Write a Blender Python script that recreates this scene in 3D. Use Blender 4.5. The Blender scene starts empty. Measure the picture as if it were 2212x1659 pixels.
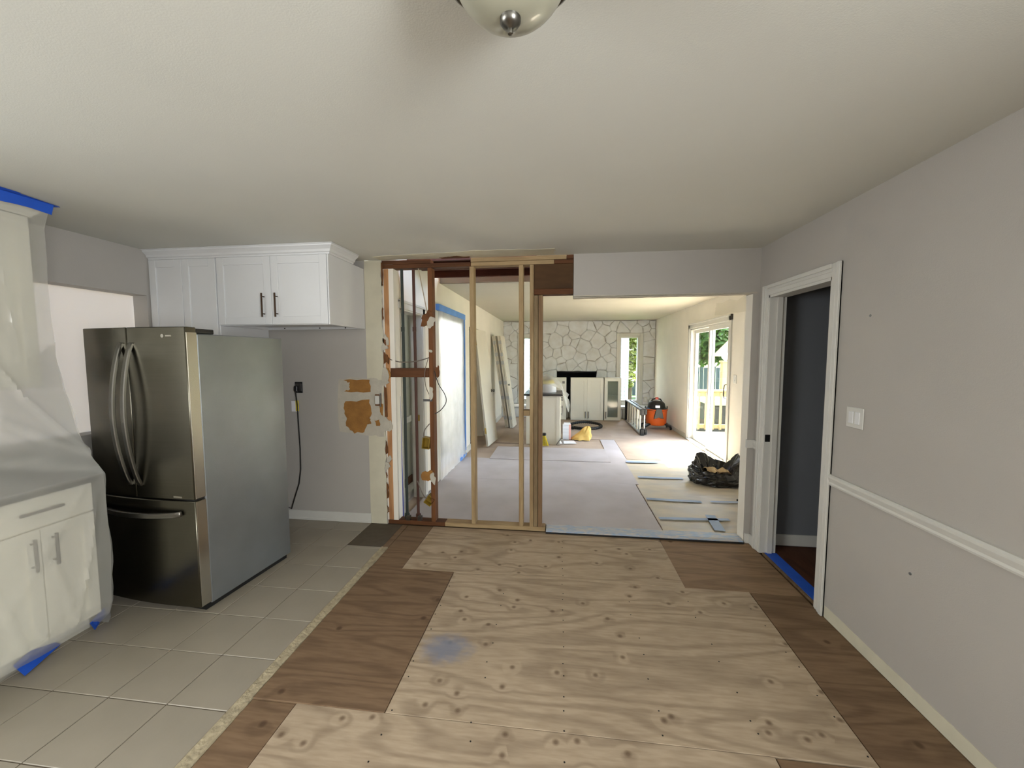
import bpy, bmesh, math, random
from mathutils import Matrix, Vector, noise
random.seed(7)
S = bpy.context.scene
COL = S.collection
PI = math.pi
# ------------------------------------------------------------------ camera, world, sun, area light, exposure
CAM_H = 1.575
F_PX = 851.0
cam_d = bpy.data.cameras.new('camera')
cam = bpy.data.objects.new('camera', cam_d); COL.objects.link(cam)
cam_d.sensor_fit = 'HORIZONTAL'; cam_d.sensor_width = 36.0
cam_d.lens = F_PX / 2212.0 * 36.0
cam_d.clip_start = 0.05; cam_d.clip_end = 200
YAW, PITCH, ROLL = -0.12208, -0.07106, 0.00189
def _cam():
    f = Vector((math.sin(YAW)*math.cos(PITCH), math.cos(YAW)*math.cos(PITCH), math.sin(PITCH)))
    r = Vector((math.cos(YAW), -math.sin(YAW), 0)); d = f.cross(r)
    c, s = math.cos(ROLL), math.sin(ROLL)
    r2 = c*r + s*d; d2 = -s*r + c*d
    m = Matrix((r2, -d2, -f)).transposed().to_4x4()
    m.translation = (0, 0, CAM_H)
    cam.matrix_world = m
_cam()
S.camera = cam
S.view_settings.view_transform = 'Standard'
S.view_settings.look = 'None'
S.view_settings.exposure = 0.2
S.view_settings.gamma = 1.0
S.view_settings.use_curve_mapping = False
S.cycles.use_denoising = True
S.cycles.max_bounces = 14
S.cycles.diffuse_bounces = 8
S.cycles.transparent_max_bounces = 16
S.cycles.caustics_reflective = False
S.cycles.caustics_refractive = False
S.cycles.sample_clamp_indirect = 8.0

SKY_STRENGTH = 2.7
SUN_STRENGTH = 118.0
SIDE_FILL_POWER = 96.0
RIGHT_FILL_POWER = 135.0
ENTRY_POWER = 110.0
SUN_DIR = Vector((1.0, 0.46, 2.02)).normalized()      # towards the sun
w = bpy.data.worlds.new('sky'); S.world = w; w.use_nodes = True
wn = w.node_tree.nodes; wl = w.node_tree.links
sky = wn.new('ShaderNodeTexSky'); sky.sky_type = 'NISHITA'; sky.sun_disc = False
sky.sun_elevation = math.asin(SUN_DIR.z); sky.sun_rotation = math.atan2(SUN_DIR.x, SUN_DIR.y)
sky.air_density = 1.0; sky.dust_density = 3.0; sky.ozone_density = 1.0
bg = wn['Background']; bg.inputs['Strength'].default_value = SKY_STRENGTH
wl.new(sky.outputs['Color'], bg.inputs['Color'])
sd = bpy.data.lights.new('sun', 'SUN'); sun = bpy.data.objects.new('sun', sd); COL.objects.link(sun)
sd.energy = SUN_STRENGTH; sd.angle = math.radians(0.6); sd.color = (1.0, 0.965, 0.91)
sun.rotation_euler = SUN_DIR.to_track_quat('Z', 'Y').to_euler()
sun.location = (12, 8, 20)
def area(name, loc, target, sx, sy, power=0, portal=False, color=(1, 1, 1)):
    d = bpy.data.lights.new(name, 'AREA'); o = bpy.data.objects.new(name, d); COL.objects.link(o)
    d.shape = 'RECTANGLE'; d.size = sx; d.size_y = sy; d.energy = power; d.color = color
    if portal: d.cycles.is_portal = True
    o.location = loc
    o.rotation_euler = (Vector(target) - Vector(loc)).to_track_quat('-Z', 'Y').to_euler()
    return o
# kitchen fill light at an unseen window added in the left wall
area('side_fill_light', (-3.36, -0.85, 1.55), (0, -0.85, 1.58), 2.0, 1.2, SIDE_FILL_POWER, color=(0.96, 0.985, 1.0))
# second fill light at an unseen window added in the right wall, and the daylit entry behind the sheeted doorway
area('right_fill_light', (1.62, -1.2, 1.5), (0, -1.2, 1.55), 1.36, 1.16, RIGHT_FILL_POWER, color=(0.96, 0.985, 1.0))
area('entry_daylight', (-2.99, 5.4, 1.95), (-1.5, 5.3, 1.2), 1.4, .8, ENTRY_POWER, color=(0.92, 0.96, 1.0))
area('sliding_door_portal', (2.50, 6.75, 1.05), (0, 6.75, 1.05), 1.7, 2.05, portal=True)
area('slit_window_portal', (1.75, 10.52, 1.23), (1.75, 0, 1.23), 0.45, 1.65, portal=True)
area('slit_window_portal', (-0.80, 10.52, 1.23), (-0.80, 0, 1.23), 0.45, 1.65, portal=True)
area('side_opening_portal', (-3.52, 1.8, 1.55), (0, 1.8, 1.55), 2.1, 1.1, portal=True)

# ------------------------------------------------------------------ key dimensions
XR, YP, ZC, XL = 1.592, 3.435, 2.433, -3.34
YB = 3.55                      # far face of the partition
FXL, FXR, FY, FZ = -1.5, 2.39, 10.42, 2.48
YREAR = -2.2

# ------------------------------------------------------------------ materials
def lin(c):
    return tuple((v/255/12.92 if v/255 <= .04045 else ((v/255+.055)/1.055)**2.4) for v in c) + (1.0,)
MATS = {}
def nodes(name):
    m = bpy.data.materials.new(name); m.use_nodes = True
    nt = m.node_tree; return m, nt.nodes, nt.links, nt.nodes['Principled BSDF']
def coords(N, L, kind='Object', scale=(1, 1, 1)):
    tc = N.new('ShaderNodeTexCoord'); mp = N.new('ShaderNodeMapping'); mp.inputs['Scale'].default_value = scale
    L.new(tc.outputs[kind], mp.inputs['Vector']); return mp.outputs['Vector']
def mat(name, c, rough=.6, metal=0., var=.06, vscale=6., bump=0., bscale=60., spec=.5, vs3=(1, 1, 1), c2=None, coat=0.):
    if name in MATS: return MATS[name]
    m, N, L, B = nodes(name)
    B.inputs['Roughness'].default_value = rough; B.inputs['Metallic'].default_value = metal
    B.inputs['Specular IOR Level'].default_value = spec
    if coat: B.inputs['Coat Weight'].default_value = coat
    a = lin(c); v = coords(N, L, 'Object', vs3)
    n = N.new('ShaderNodeTexNoise'); n.inputs['Scale'].default_value = vscale; n.inputs['Detail'].default_value = 4
    L.new(v, n.inputs['Vector'])
    r = N.new('ShaderNodeValToRGB'); L.new(n.outputs['Fac'], r.inputs['Fac'])
    r.color_ramp.elements[0].position = .3; r.color_ramp.elements[1].position = .7
    lo = lin(c2) if c2 else tuple(x*(1-var) for x in a[:3])+(1,)
    hi = a if c2 else tuple(min(1, x*(1+var)) for x in a[:3])+(1,)
    r.color_ramp.elements[0].color = lo; r.color_ramp.elements[1].color = hi
    L.new(r.outputs['Color'], B.inputs['Base Color'])
    if bump:
        n2 = N.new('ShaderNodeTexNoise'); n2.inputs['Scale'].default_value = bscale; n2.inputs['Detail'].default_value = 3
        L.new(v, n2.inputs['Vector'])
        b = N.new('ShaderNodeBump'); b.inputs['Strength'].default_value = bump; b.inputs['Distance'].default_value = .01
        L.new(n2.outputs['Fac'], b.inputs['Height']); L.new(b.outputs['Normal'], B.inputs['Normal'])
    MATS[name] = m; return m
def wood(name, c, cdark, axis='z', contour=9., knots=True, rough=.7, stretch=12., kscale=3., kgate=.72, blot=None, kbend=.16, line=.38, kr_=(.035, .085)):
    """grain as contour lines of a stretched noise field; axis = direction of the grain"""
    m, N, L, B = nodes(name); B.inputs['Roughness'].default_value = rough
    B.inputs['Specular IOR Level'].default_value = .25
    sc = {'x': (1, stretch, stretch), 'y': (stretch, 1, stretch), 'z': (stretch, stretch, 1)}[axis]
    raw = coords(N, L); v = coords(N, L, 'Object', sc)
    n = N.new('ShaderNodeTexNoise'); n.inputs['Scale'].default_value = .55; n.inputs['Detail'].default_value = 1.5
    n.inputs['Distortion'].default_value = .35; L.new(v, n.inputs['Vector'])
    # knots bend the grain
    vo = N.new('ShaderNodeTexVoronoi'); vo.inputs['Scale'].default_value = kscale; vo.voronoi_dimensions = '2D' if axis == 'x' else '3D'
    L.new(raw, vo.inputs['Vector'])
    sep = N.new('ShaderNodeSeparateColor'); L.new(vo.outputs['Color'], sep.inputs['Color'])
    gate = N.new('ShaderNodeMath'); gate.operation = 'GREATER_THAN'; gate.inputs[1].default_value = kgate; L.new(sep.outputs['Red'], gate.inputs[0])
    near = N.new('ShaderNodeMapRange'); near.inputs['From Min'].default_value = .0; near.inputs['From Max'].default_value = .30
    near.inputs['To Min'].default_value = kbend; near.inputs['To Max'].default_value = 0; L.new(vo.outputs['Distance'], near.inputs['Value'])
    kb = N.new('ShaderNodeMath'); kb.operation = 'MULTIPLY'; L.new(near.outputs['Result'], kb.inputs[0]); L.new(gate.outputs[0], kb.inputs[1])
    ad = N.new('ShaderNodeMath'); ad.operation = 'ADD'; L.new(n.outputs['Fac'], ad.inputs[0]); L.new(kb.outputs[0], ad.inputs[1])
    mu = N.new('ShaderNodeMath'); mu.operation = 'MULTIPLY'; mu.inputs[1].default_value = contour*6.283; L.new(ad.outputs[0], mu.inputs[0])
    si = N.new('ShaderNodeMath'); si.operation = 'SINE'; L.new(mu.outputs[0], si.inputs[0])
    r = N.new('ShaderNodeValToRGB'); r.color_ramp.elements[0].position = .0; r.color_ramp.elements[1].position = .55
    mr = N.new('ShaderNodeMapRange'); mr.inputs['From Min'].default_value = -1; L.new(si.outputs[0], mr.inputs['Value']); L.new(mr.outputs['Result'], r.inputs['Fac'])
    a, d = lin(c), lin(cdark)
    r.color_ramp.elements[0].color = tuple(a[i]*(1-line)+d[i]*line for i in range(3))+(1,); r.color_ramp.elements[1].color = a
    # soft fibre streaks
    n2 = N.new('ShaderNodeTexNoise'); n2.inputs['Scale'].default_value = 9; n2.inputs['Detail'].default_value = 5; L.new(v, n2.inputs['Vector'])
    mx = N.new('ShaderNodeMix'); mx.data_type = 'RGBA'; mx.blend_type = 'MULTIPLY'; mx.inputs['Factor'].default_value = .55
    r2 = N.new('ShaderNodeValToRGB'); r2.color_ramp.elements[0].position = .3; r2.color_ramp.elements[0].color = (.66, .62, .58, 1); r2.color_ramp.elements[1].position = .62
    L.new(n2.outputs['Fac'], r2.inputs['Fac']); L.new(r.outputs['Color'], mx.inputs[6]); L.new(r2.outputs['Color'], mx.inputs[7])
    out = mx.outputs[2]
    # broad blotches
    n3 = N.new('ShaderNodeTexNoise'); n3.inputs['Scale'].default_value = 2.2; n3.inputs['Detail'].default_value = 3; L.new(raw, n3.inputs['Vector'])
    r3 = N.new('ShaderNodeValToRGB'); r3.color_ramp.elements[0].position = .3; r3.color_ramp.elements[0].color = (.78, .76, .74, 1); r3.color_ramp.elements[1].position = .65
    mx3 = N.new('ShaderNodeMix'); mx3.data_type = 'RGBA'; mx3.blend_type = 'MULTIPLY'; mx3.inputs['Factor'].default_value = .6
    L.new(n3.outputs['Fac'], r3.inputs['Fac']); L.new(out, mx3.inputs[6]); L.new(r3.outputs['Color'], mx3.inputs[7]); out = mx3.outputs[2]
    if knots:
        kr = N.new('ShaderNodeMapRange'); kr.inputs['From Min'].default_value = kr_[0]; kr.inputs['From Max'].default_value = kr_[1]
        kr.inputs['To Min'].default_value = .75; kr.inputs['To Max'].default_value = 0
        L.new(vo.outputs['Distance'], kr.inputs['Value'])
        k2 = N.new('ShaderNodeMath'); k2.operation = 'MULTIPLY'; L.new(kr.outputs['Result'], k2.inputs[0]); L.new(gate.outputs[0], k2.inputs[1])
        mk = N.new('ShaderNodeMix'); mk.data_type = 'RGBA'; L.new(k2.outputs[0], mk.inputs[0]); L.new(out, mk.inputs[6])
        mk.inputs[7].default_value = lin(cdark); out = mk.outputs[2]
    if blot:                                   # a chalk stain with a place of its own
        (bx_, by_, br_), bc = blot
        tc = N.new('ShaderNodeTexCoord'); mp = N.new('ShaderNodeMapping'); mp.inputs['Location'].default_value = (-bx_/br_[0], -by_/br_[1], 0)
        mp.inputs['Scale'].default_value = (1/br_[0], 1/br_[1], 1); L.new(tc.outputs['Object'], mp.inputs['Vector'])
        nb = N.new('ShaderNodeTexNoise'); nb.inputs['Scale'].default_value = 2.5; L.new(mp.outputs['Vector'], nb.inputs['Vector'])
        ln = N.new('ShaderNodeVectorMath'); ln.operation = 'LENGTH'; L.new(mp.outputs['Vector'], ln.inputs[0])
        sb = N.new('ShaderNodeMath'); sb.operation = 'ADD'; L.new(ln.outputs['Value'], sb.inputs[0]); L.new(nb.outputs['Fac'], sb.inputs[1])
        rr = N.new('ShaderNodeMapRange'); rr.interpolation_type = 'SMOOTHSTEP'; rr.inputs['From Min'].default_value = .75; rr.inputs['From Max'].default_value = 1.7
        rr.inputs['To Min'].default_value = .78; rr.inputs['To Max'].default_value = 0; L.new(sb.outputs[0], rr.inputs['Value'])
        mb_ = N.new('ShaderNodeMix'); mb_.data_type = 'RGBA'; L.new(rr.outputs['Result'], mb_.inputs[0]); L.new(out, mb_.inputs[6]); mb_.inputs[7].default_value = lin(bc); out = mb_.outputs[2]
    L.new(out, B.inputs['Base Color'])
    MATS[name] = m; return m
def film(name, c, alpha, gloss=.12, rough=.25, trans=.5, cloud=0.):
    """thin see-through plastic: part straight through, part scattered"""
    m, N, L, B = nodes(name); N.remove(B); out = N['Material Output']
    tr = N.new('ShaderNodeBsdfTransparent'); di = N.new('ShaderNodeBsdfDiffuse'); tl = N.new('ShaderNodeBsdfTranslucent'); gl = N.new('ShaderNodeBsdfGlossy')
    di.inputs['Color'].default_value = lin(c); tl.inputs['Color'].default_value = lin(c); gl.inputs['Roughness'].default_value = rough
    m1 = N.new('ShaderNodeMixShader'); m1.inputs[0].default_value = trans; L.new(di.outputs[0], m1.inputs[1]); L.new(tl.outputs[0], m1.inputs[2])
    m2 = N.new('ShaderNodeMixShader'); m2.inputs[0].default_value = gloss; L.new(m1.outputs[0], m2.inputs[1]); L.new(gl.outputs[0], m2.inputs[2])
    m3 = N.new('ShaderNodeMixShader'); L.new(tr.outputs[0], m3.inputs[1]); L.new(m2.outputs[0], m3.inputs[2]); m3.inputs[0].default_value = alpha
    if cloud:
        n = N.new('ShaderNodeTexNoise'); n.inputs['Scale'].default_value = 3; n.inputs['Detail'].default_value = 4
        mr = N.new('ShaderNodeMapRange'); mr.inputs['To Min'].default_value = alpha-cloud; mr.inputs['To Max'].default_value = min(1, alpha+cloud)
        mr.inputs['From Min'].default_value = .3; mr.inputs['From Max'].default_value = .7
        tc = N.new('ShaderNodeTexCoord'); L.new(tc.outputs['Object'], n.inputs['Vector']); L.new(n.outputs['Fac'], mr.inputs['Value']); L.new(mr.outputs['Result'], m3.inputs[0])
    L.new(m3.outputs[0], out.inputs['Surface'])
    MATS[name] = m; return m
def glass_mat():
    m, N, L, B = nodes('window_glass'); N.remove(B); out = N['Material Output']
    tr = N.new('ShaderNodeBsdfTransparent'); tr.inputs['Color'].default_value = (.93, .96, .94, 1); gl = N.new('ShaderNodeBsdfGlossy'); gl.inputs['Roughness'].default_value = .02
    fr = N.new('ShaderNodeFresnel'); fr.inputs['IOR'].default_value = 1.35
    ge = N.new('ShaderNodeNewGeometry'); iv = N.new('ShaderNodeMath'); iv.operation = 'SUBTRACT'; iv.inputs[0].default_value = 1; L.new(ge.outputs['Backfacing'], iv.inputs[1])
    fm = N.new('ShaderNodeMath'); fm.operation = 'MULTIPLY'; L.new(fr.outputs[0], fm.inputs[0]); L.new(iv.outputs[0], fm.inputs[1])
    mx = N.new('ShaderNodeMixShader'); L.new(fm.outputs[0], mx.inputs[0]); L.new(tr.outputs[0], mx.inputs[1]); L.new(gl.outputs[0], mx.inputs[2])
    L.new(mx.outputs[0], out.inputs['Surface']); MATS['glass'] = m; return m

M_CEIL = mat('ceiling_paint', (206, 206, 198), .8, var=.015, vscale=2, bump=.06, bscale=220)
M_CEIL2 = mat('far_ceiling_paint', (188, 184, 172), .8, var=.02, vscale=2)
M_GREY = mat('grey_wall_paint', (174, 170, 164), .62, var=.02, vscale=3, bump=.08, bscale=180)
M_CREAM = mat('cream_wall_paint', (232, 227, 216), .7, var=.035, vscale=2.5)
M_OLDPAINT = mat('bare_old_paint', (202, 197, 176), .75, var=.05, vscale=8)
M_TRIM = mat('white_trim_paint', (204, 203, 197), .45, var=.02)
M_CAB = mat('white_cabinet_paint', (216, 217, 218), .38, var=.01)
M_CREAMCAB = mat('cream_cabinet_paint', (226, 223, 210), .4, var=.01)
M_PLASTER = mat('torn_plaster', (184, 178, 164), .9, var=.10, vscale=10, bump=.3, bscale=40)
M_PAPER = mat('torn_brown_paper', (150, 106, 52), .9, var=.18, vscale=12, bump=.2, bscale=70)
M_DARKPAPER = mat('dark_torn_edge', (104, 66, 34), .9, var=.25, vscale=20)
M_TILE = mat('floor_tile', (147, 139, 125), .42, var=.05, vscale=3.5, bump=.05, bscale=40)
M_GROUT = mat('tile_grout', (84, 74, 60), .9, var=.1, vscale=20)
M_MORTAR = mat('broken_mortar', (160, 148, 122), .95, var=.22, vscale=26, bump=.8, bscale=60)
M_SUB = mat('subfloor_boards', (96, 76, 54), .85, var=.15)
M_PLY = wood('light_plywood', (178, 160, 137), (92, 72, 54), 'x', contour=9., stretch=6.5, kscale=5.4, kgate=.42, blot=((-.60, 1.965, (.16, .12)), (118, 124, 142)), kbend=.07, line=.30, kr_=(.03, .10))
M_PLYDARK = wood('dark_plywood', (126, 103, 80), (66, 48, 34), 'x', contour=8., stretch=8., kscale=4., kgate=.75, kbend=.06, line=.3)
M_PLYMID = wood('weathered_plywood', (146, 121, 95), (86, 62, 42), 'x', contour=8., stretch=10., kscale=4., kgate=.75, kbend=.05, line=.3)
M_STUD = wood('new_lumber', (170, 147, 110), (100, 68, 42), 'z', contour=4., stretch=9., kscale=2.6, kgate=.75)
M_STUDB = wood('brownish_new_lumber', (146, 128, 98), (92, 68, 46), 'z', contour=4., stretch=9., kscale=2.9, kgate=.7)
M_STUDR = wood('reddish_new_lumber', (146, 120, 90), (86, 56, 38), 'z', contour=4., stretch=9., kscale=2.2, kgate=.6)
M_STUDH = wood('new_lumber_lengthwise', (170, 147, 110), (100, 68, 42), 'x', contour=4., stretch=9., kscale=2.6, kgate=.75)
M_OLD = wood('old_lumber', (118, 76, 44), (56, 32, 20), 'z', contour=4., stretch=10., kscale=3, kgate=.7)
M_OLDH = wood('old_lumber_lengthwise', (98, 62, 36), (48, 28, 18), 'x', contour=4., stretch=10., kscale=3, kgate=.7)
M_OLDPALE = wood('pale_old_lumber', (196, 148, 104), (140, 84, 48), 'z', contour=4., stretch=10., kscale=3, kgate=.8)
M_JOIST = wood('joist_lumber', (80, 38, 22), (54, 24, 14), 'x', contour=4., stretch=8., kscale=2, kgate=.8)
M_OSB = wood('dark_header_plywood', (82, 58, 34), (32, 22, 14), 'x', contour=5., stretch=4., kscale=5, kgate=.5)
M_STEEL = mat('stainless_steel', (100, 97, 86), .27, metal=1., var=.05, vscale=3, vs3=(1, 1, 40))
M_STEELEDGE = mat('lit_edge_and_badge_steel', (190, 186, 176), .22, metal=1., var=.02)  # badge steel, also the door edge brightened as if lit
M_FRSIDE = mat('fridge_side_grey', (128, 131, 133), .36, metal=.6, var=.05, vscale=5, bump=.1, bscale=260)
M_BLACK = mat('black_plastic', (16, 16, 17), .4, var=.1)
M_DARK = mat('dark_gap', (14, 13, 12), .7)
M_BRONZE = mat('bronze_handle', (74, 58, 46), .35, metal=.8)
M_NICKEL = mat('brushed_nickel', (120, 118, 112), .3, metal=1.)
M_NICKELPALE = mat('grey_handle', (128, 124, 120), .4, metal=.6)
M_COUNTER = mat('dark_counter', (50, 47, 45), .3, var=.15, vscale=40)
M_BLUE = mat('blue_painters_tape', (24, 84, 196), .7, var=.08, vscale=8)
M_BLUEPALE = mat('pale_blue_tape', (96, 146, 216), .7, var=.1, vscale=5)
M_HARD = mat('grey_hardboard', (184, 180, 184), .75, var=.06, vscale=2.2, c2=(170, 164, 166))
M_HARDTAN = mat('tan_hardboard', (182, 165, 150), .75, var=.06, vscale=2.2, c2=(162, 145, 130))
M_DROP = mat('paper_drop_sheet', (200, 188, 164), .5, var=.08, vscale=2.5, c2=(176, 170, 158), vs3=(1, 3, 1))
M_TAPEDROP = mat('tape_under_film', (150, 168, 196), .6, var=.1, vscale=5)
M_STONE = mat('painted_stone', (224, 227, 232), .85, var=.05, vscale=5, bump=.35, bscale=16, c2=(206, 206, 206))
M_JOINT = mat('stone_joint', (150, 146, 138), .95, var=.1)
M_SOOT = mat('soot_black', (8, 8, 8), .9)
M_GLASS = glass_mat()
M_CABGLASS = film('cabinet_glass', (150, 165, 152), .45, .15, .08, .3)
M_FILM = film('plastic_sheeting', (226, 225, 218), .43, .14, .22, .40, cloud=.02)
M_FILM2 = film('doorway_plastic', (222, 224, 226), .66, .12, .28, .5, cloud=.1)
M_WINFILM = film('opening_plastic', (214, 206, 196), .96, .05, .4, .30)
M_LAMP = mat('frosted_lamp_glass', (158, 156, 138), .3, var=.01, coat=.3)
M_ORANGE = mat('orange_plastic', (208, 92, 28), .42, var=.04)
M_YELLOW = mat('yellow_plastic', (216, 196, 52), .5, var=.1, vscale=20)
M_BROWN = mat('brown_cloth', (92, 58, 34), .8)
M_RAG = mat('yellow_rag', (206, 172, 98), .9, var=.1, vscale=10, bump=.3, bscale=40)
M_ALU = mat('aluminium', (188, 190, 192), .35, metal=.85)
M_FIBRE = mat('pale_ladder_step', (222, 216, 196), .5)
M_BAG = mat('black_bag_film', (10, 10, 11), .18, var=.05, coat=.4)
M_KRAFT = mat('crumpled_paper', (196, 170, 128), .85, var=.08, vscale=8, bump=.4, bscale=25)
M_PIPEG = mat('dark_green_pipe', (38, 48, 42), .6, var=.15)
M_PIPEB = mat('rust_brown_pipe', (74, 42, 30), .65, var=.2)
M_CABLE = mat('grey_cable', (112, 102, 92), .6)
M_CORD = mat('black_cord', (22, 20, 19), .5)
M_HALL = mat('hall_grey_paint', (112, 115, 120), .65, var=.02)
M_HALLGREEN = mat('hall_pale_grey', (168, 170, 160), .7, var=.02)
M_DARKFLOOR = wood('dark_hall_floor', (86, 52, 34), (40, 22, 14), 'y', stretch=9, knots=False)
M_SKIN = mat('door_slab_paint', (212, 207, 194), .45, var=.02)
M_BRASS = mat('brass', (190, 160, 90), .3, metal=1.)
M_PINK = mat('pink_card', (222, 168, 156), .7, var=.06)
M_CARD = mat('white_card', (226, 226, 230), .6, var=.02)
M_SIDING = mat('white_siding', (180, 180, 178), .6, var=.02)
M_NEUTRALGROUND = mat('neutral_ground', (120, 116, 108), .9, var=.1)
M_LAWN = mat('lawn_grass', (62, 82, 34), .9, var=.3, vscale=5)
M_DECK = mat('pale_deck_boards', (124, 116, 102), .8, var=.08)
M_RAIL = mat('pale_deck_lumber', (120, 102, 66), .8, var=.06)
M_LEAF = film('tree_leaves', (72, 102, 40), 1.0, .06, .4, .45)
M_LEAFY = film('yellow_green_leaves', (110, 118, 42), 1.0, .06, .4, .45)
M_BARK = mat('tree_bark', (70, 56, 44), .9, var=.2)
M_TAN = mat('tan_canopy_cloth', (100, 84, 58), .8)
M_TUBSIDE = mat('dark_slatted_side', (44, 40, 38), .8)
M_FENCE = mat('grey_fence_boards', (70, 74, 82), .85, var=.15)

# ------------------------------------------------------------------ mesh helpers
class MB:
    def __init__(s, xf=None): s.v = []; s.f = []; s.xf = xf
    def _p(s, p):
        p = Vector(p); return tuple(s.xf @ p) if s.xf else tuple(p)
    def add(s, vs, fs):
        b = len(s.v); s.v += [s._p(p) for p in vs]; s.f += [tuple(i+b for i in f) for f in fs]; return s
    def box(s, x0, x1, y0, y1, z0, z1):
        return s.add([(x0,y0,z0),(x1,y0,z0),(x1,y1,z0),(x0,y1,z0),(x0,y0,z1),(x1,y0,z1),(x1,y1,z1),(x0,y1,z1)],
                     [(0,3,2,1),(4,5,6,7),(0,1,5,4),(1,2,6,5),(2,3,7,6),(3,0,4,7)])
    def prism(s, poly, a, b, axis='z'):
        n = len(poly)
        def P(p, h): return {'z': (p[0], p[1], h), 'y': (p[0], h, p[1]), 'x': (h, p[0], p[1])}[axis]
        vs = [P(p, a) for p in poly] + [P(p, b) for p in poly]
        fs = [tuple(range(n))[::-1], tuple(range(n, 2*n))] + [(i, (i+1) % n, n+(i+1) % n, n+i) for i in range(n)]
        return s.add(vs, fs)
    def cyl(s, p, q, r0, r1=None, seg=12, cap=True):
        r1 = r0 if r1 is None else r1
        p, q = Vector(p), Vector(q); d = (q-p).normalized(); u = d.orthogonal().normalized(); w_ = d.cross(u)
        vs = []
        for c, r in ((p, r0), (q, r1)):
            vs += [c + r*(math.cos(2*PI*i/seg)*u + math.sin(2*PI*i/seg)*w_) for i in range(seg)]
        fs = [(i, (i+1) % seg, seg+(i+1) % seg, seg+i) for i in range(seg)]
        if cap: fs += [tuple(range(seg))[::-1], tuple(range(seg, 2*seg))]
        return s.add(vs, fs)
    def tube(s, pts, r, seg=8, flat=None):
        pts = [Vector(p) for p in pts]; n = len(pts); vs = []; up = None
        for i, p in enumerate(pts):
            d = (pts[min(i+1, n-1)] - pts[max(i-1, 0)]).normalized()
            if up is None: up = d.orthogonal().normalized()
            up = (up - d*up.dot(d)).normalized(); sd_ = d.cross(up)
            rr = r(i/(n-1)) if callable(r) else r
            for k in range(seg):
                a = 2*PI*k/seg; vs.append(p + rr*(math.cos(a)*up + math.sin(a)*sd_))
        fs = [(i*seg+k, i*seg+(k+1) % seg, (i+1)*seg+(k+1) % seg, (i+1)*seg+k) for i in range(n-1) for k in range(seg)]
        fs += [tuple(range(seg))[::-1], tuple(range((n-1)*seg, n*seg))]
        return s.add(vs, fs)
    def bar(s, pts, w_, h, side):
        """rectangular bar along a path; side = width direction"""
        pts = [Vector(p) for p in pts]; side = Vector(side).normalized(); n = len(pts); vs = []
        for i, p in enumerate(pts):
            d = (pts[min(i+1, n-1)] - pts[max(i-1, 0)]).normalized(); nn = d.cross(side).normalized()
            vs += [p+side*w_/2+nn*h/2, p-side*w_/2+nn*h/2, p-side*w_/2-nn*h/2, p+side*w_/2-nn*h/2]
        fs = [(i*4+k, i*4+(k+1) % 4, (i+1)*4+(k+1) % 4, (i+1)*4+k) for i in range(n-1) for k in range(4)]
        fs += [(3, 2, 1, 0), tuple(range((n-1)*4, n*4))]
        return s.add(vs, fs)
    def lathe(s, prof, c=(0, 0, 0), seg=32):
        vs = []; n = len(prof)
        for r, z in prof:
            vs += [(c[0]+r*math.cos(2*PI*i/seg), c[1]+r*math.sin(2*PI*i/seg), c[2]+z) for i in range(seg)]
        fs = [(j*seg+i, j*seg+(i+1) % seg, (j+1)*seg+(i+1) % seg, (j+1)*seg+i) for j in range(n-1) for i in range(seg)]
        fs += [tuple(range(seg))[::-1], tuple(range((n-1)*seg, n*seg))]
        return s.add(vs, fs)
    def grid(s, fn, nu, nv, wrap=False):
        vs = [fn(i/nu, j/nv) for j in range(nv+1) for i in range(nu+(0 if wrap else 1))]
        W_ = nu if wrap else nu+1
        fs = [(j*W_+i, j*W_+(i+1) % W_, (j+1)*W_+(i+1) % W_, (j+1)*W_+i) for j in range(nv) for i in range(nu)]
        return s.add(vs, fs)
    def build(s, name, m, parent=None, smooth=False, bevel=0, solid=0, kind=None, label=None, local=False, seg=1):
        vs = s.v
        if parent is not None and not local:
            inv = wm(parent).inverted(); vs = [tuple(inv @ Vector(p)) for p in vs]
        me = bpy.data.meshes.new(name); me.from_pydata(vs, [], s.f); me.validate()
        bm = bmesh.new(); bm.from_mesh(me)
        bmesh.ops.recalc_face_normals(bm, faces=bm.faces)
        if bevel:
            ed = [e for e in bm.edges if len(e.link_faces) == 2 and e.calc_face_angle(0) > .6]
            bmesh.ops.bevel(bm, geom=ed, offset=bevel, segments=seg, profile=.5, affect='EDGES', clamp_overlap=True)
        bm.to_mesh(me); bm.free()
        if smooth:
            for p in me.polygons: p.use_smooth = True
            try: me.set_sharp_from_angle(angle=math.radians(38))
            except Exception: pass
        me.materials.append(m)
        o = bpy.data.objects.new(name, me); COL.objects.link(o)
        if parent is not None: o.parent = parent
        if solid:
            md = o.modifiers.new('thickness', 'SOLIDIFY'); md.thickness = solid; md.offset = 0
        if kind: o['kind'] = kind
        if label: o['label'] = label
        return o
def wm(o):
    m = o.matrix_basis.copy(); p = o.parent
    while p: m = p.matrix_basis @ m; p = p.parent
    return m
def tag(o, label, cat, group=None):
    o['label'] = label; o['category'] = cat
    if group: o['group'] = group
    return o
def thing(name, label, cat, loc=(0, 0, 0), rz=0, group=None):
    o = bpy.data.objects.new(name, None); COL.objects.link(o); o.location = loc; o.rotation_euler = (0, 0, rz)
    o.empty_display_size = .1; o.matrix_basis = Matrix.LocRotScale(Vector(loc), Matrix.Rotation(rz, 3, 'Z').to_quaternion(), None)
    return tag(o, label, cat, group)
def struct(name, mb, m, parent=None, **k):
    o = mb.build(name, m, parent, **k)
    if parent is None: o['kind'] = 'structure'
    return o
def copy_tree(o, parent=None):
    kids = [c for c in bpy.data.objects if c.parent == o]
    c = o.copy(); COL.objects.link(c)
    if parent is not None: c.parent = parent
    for k in kids: copy_tree(k, c)
    return c
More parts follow.
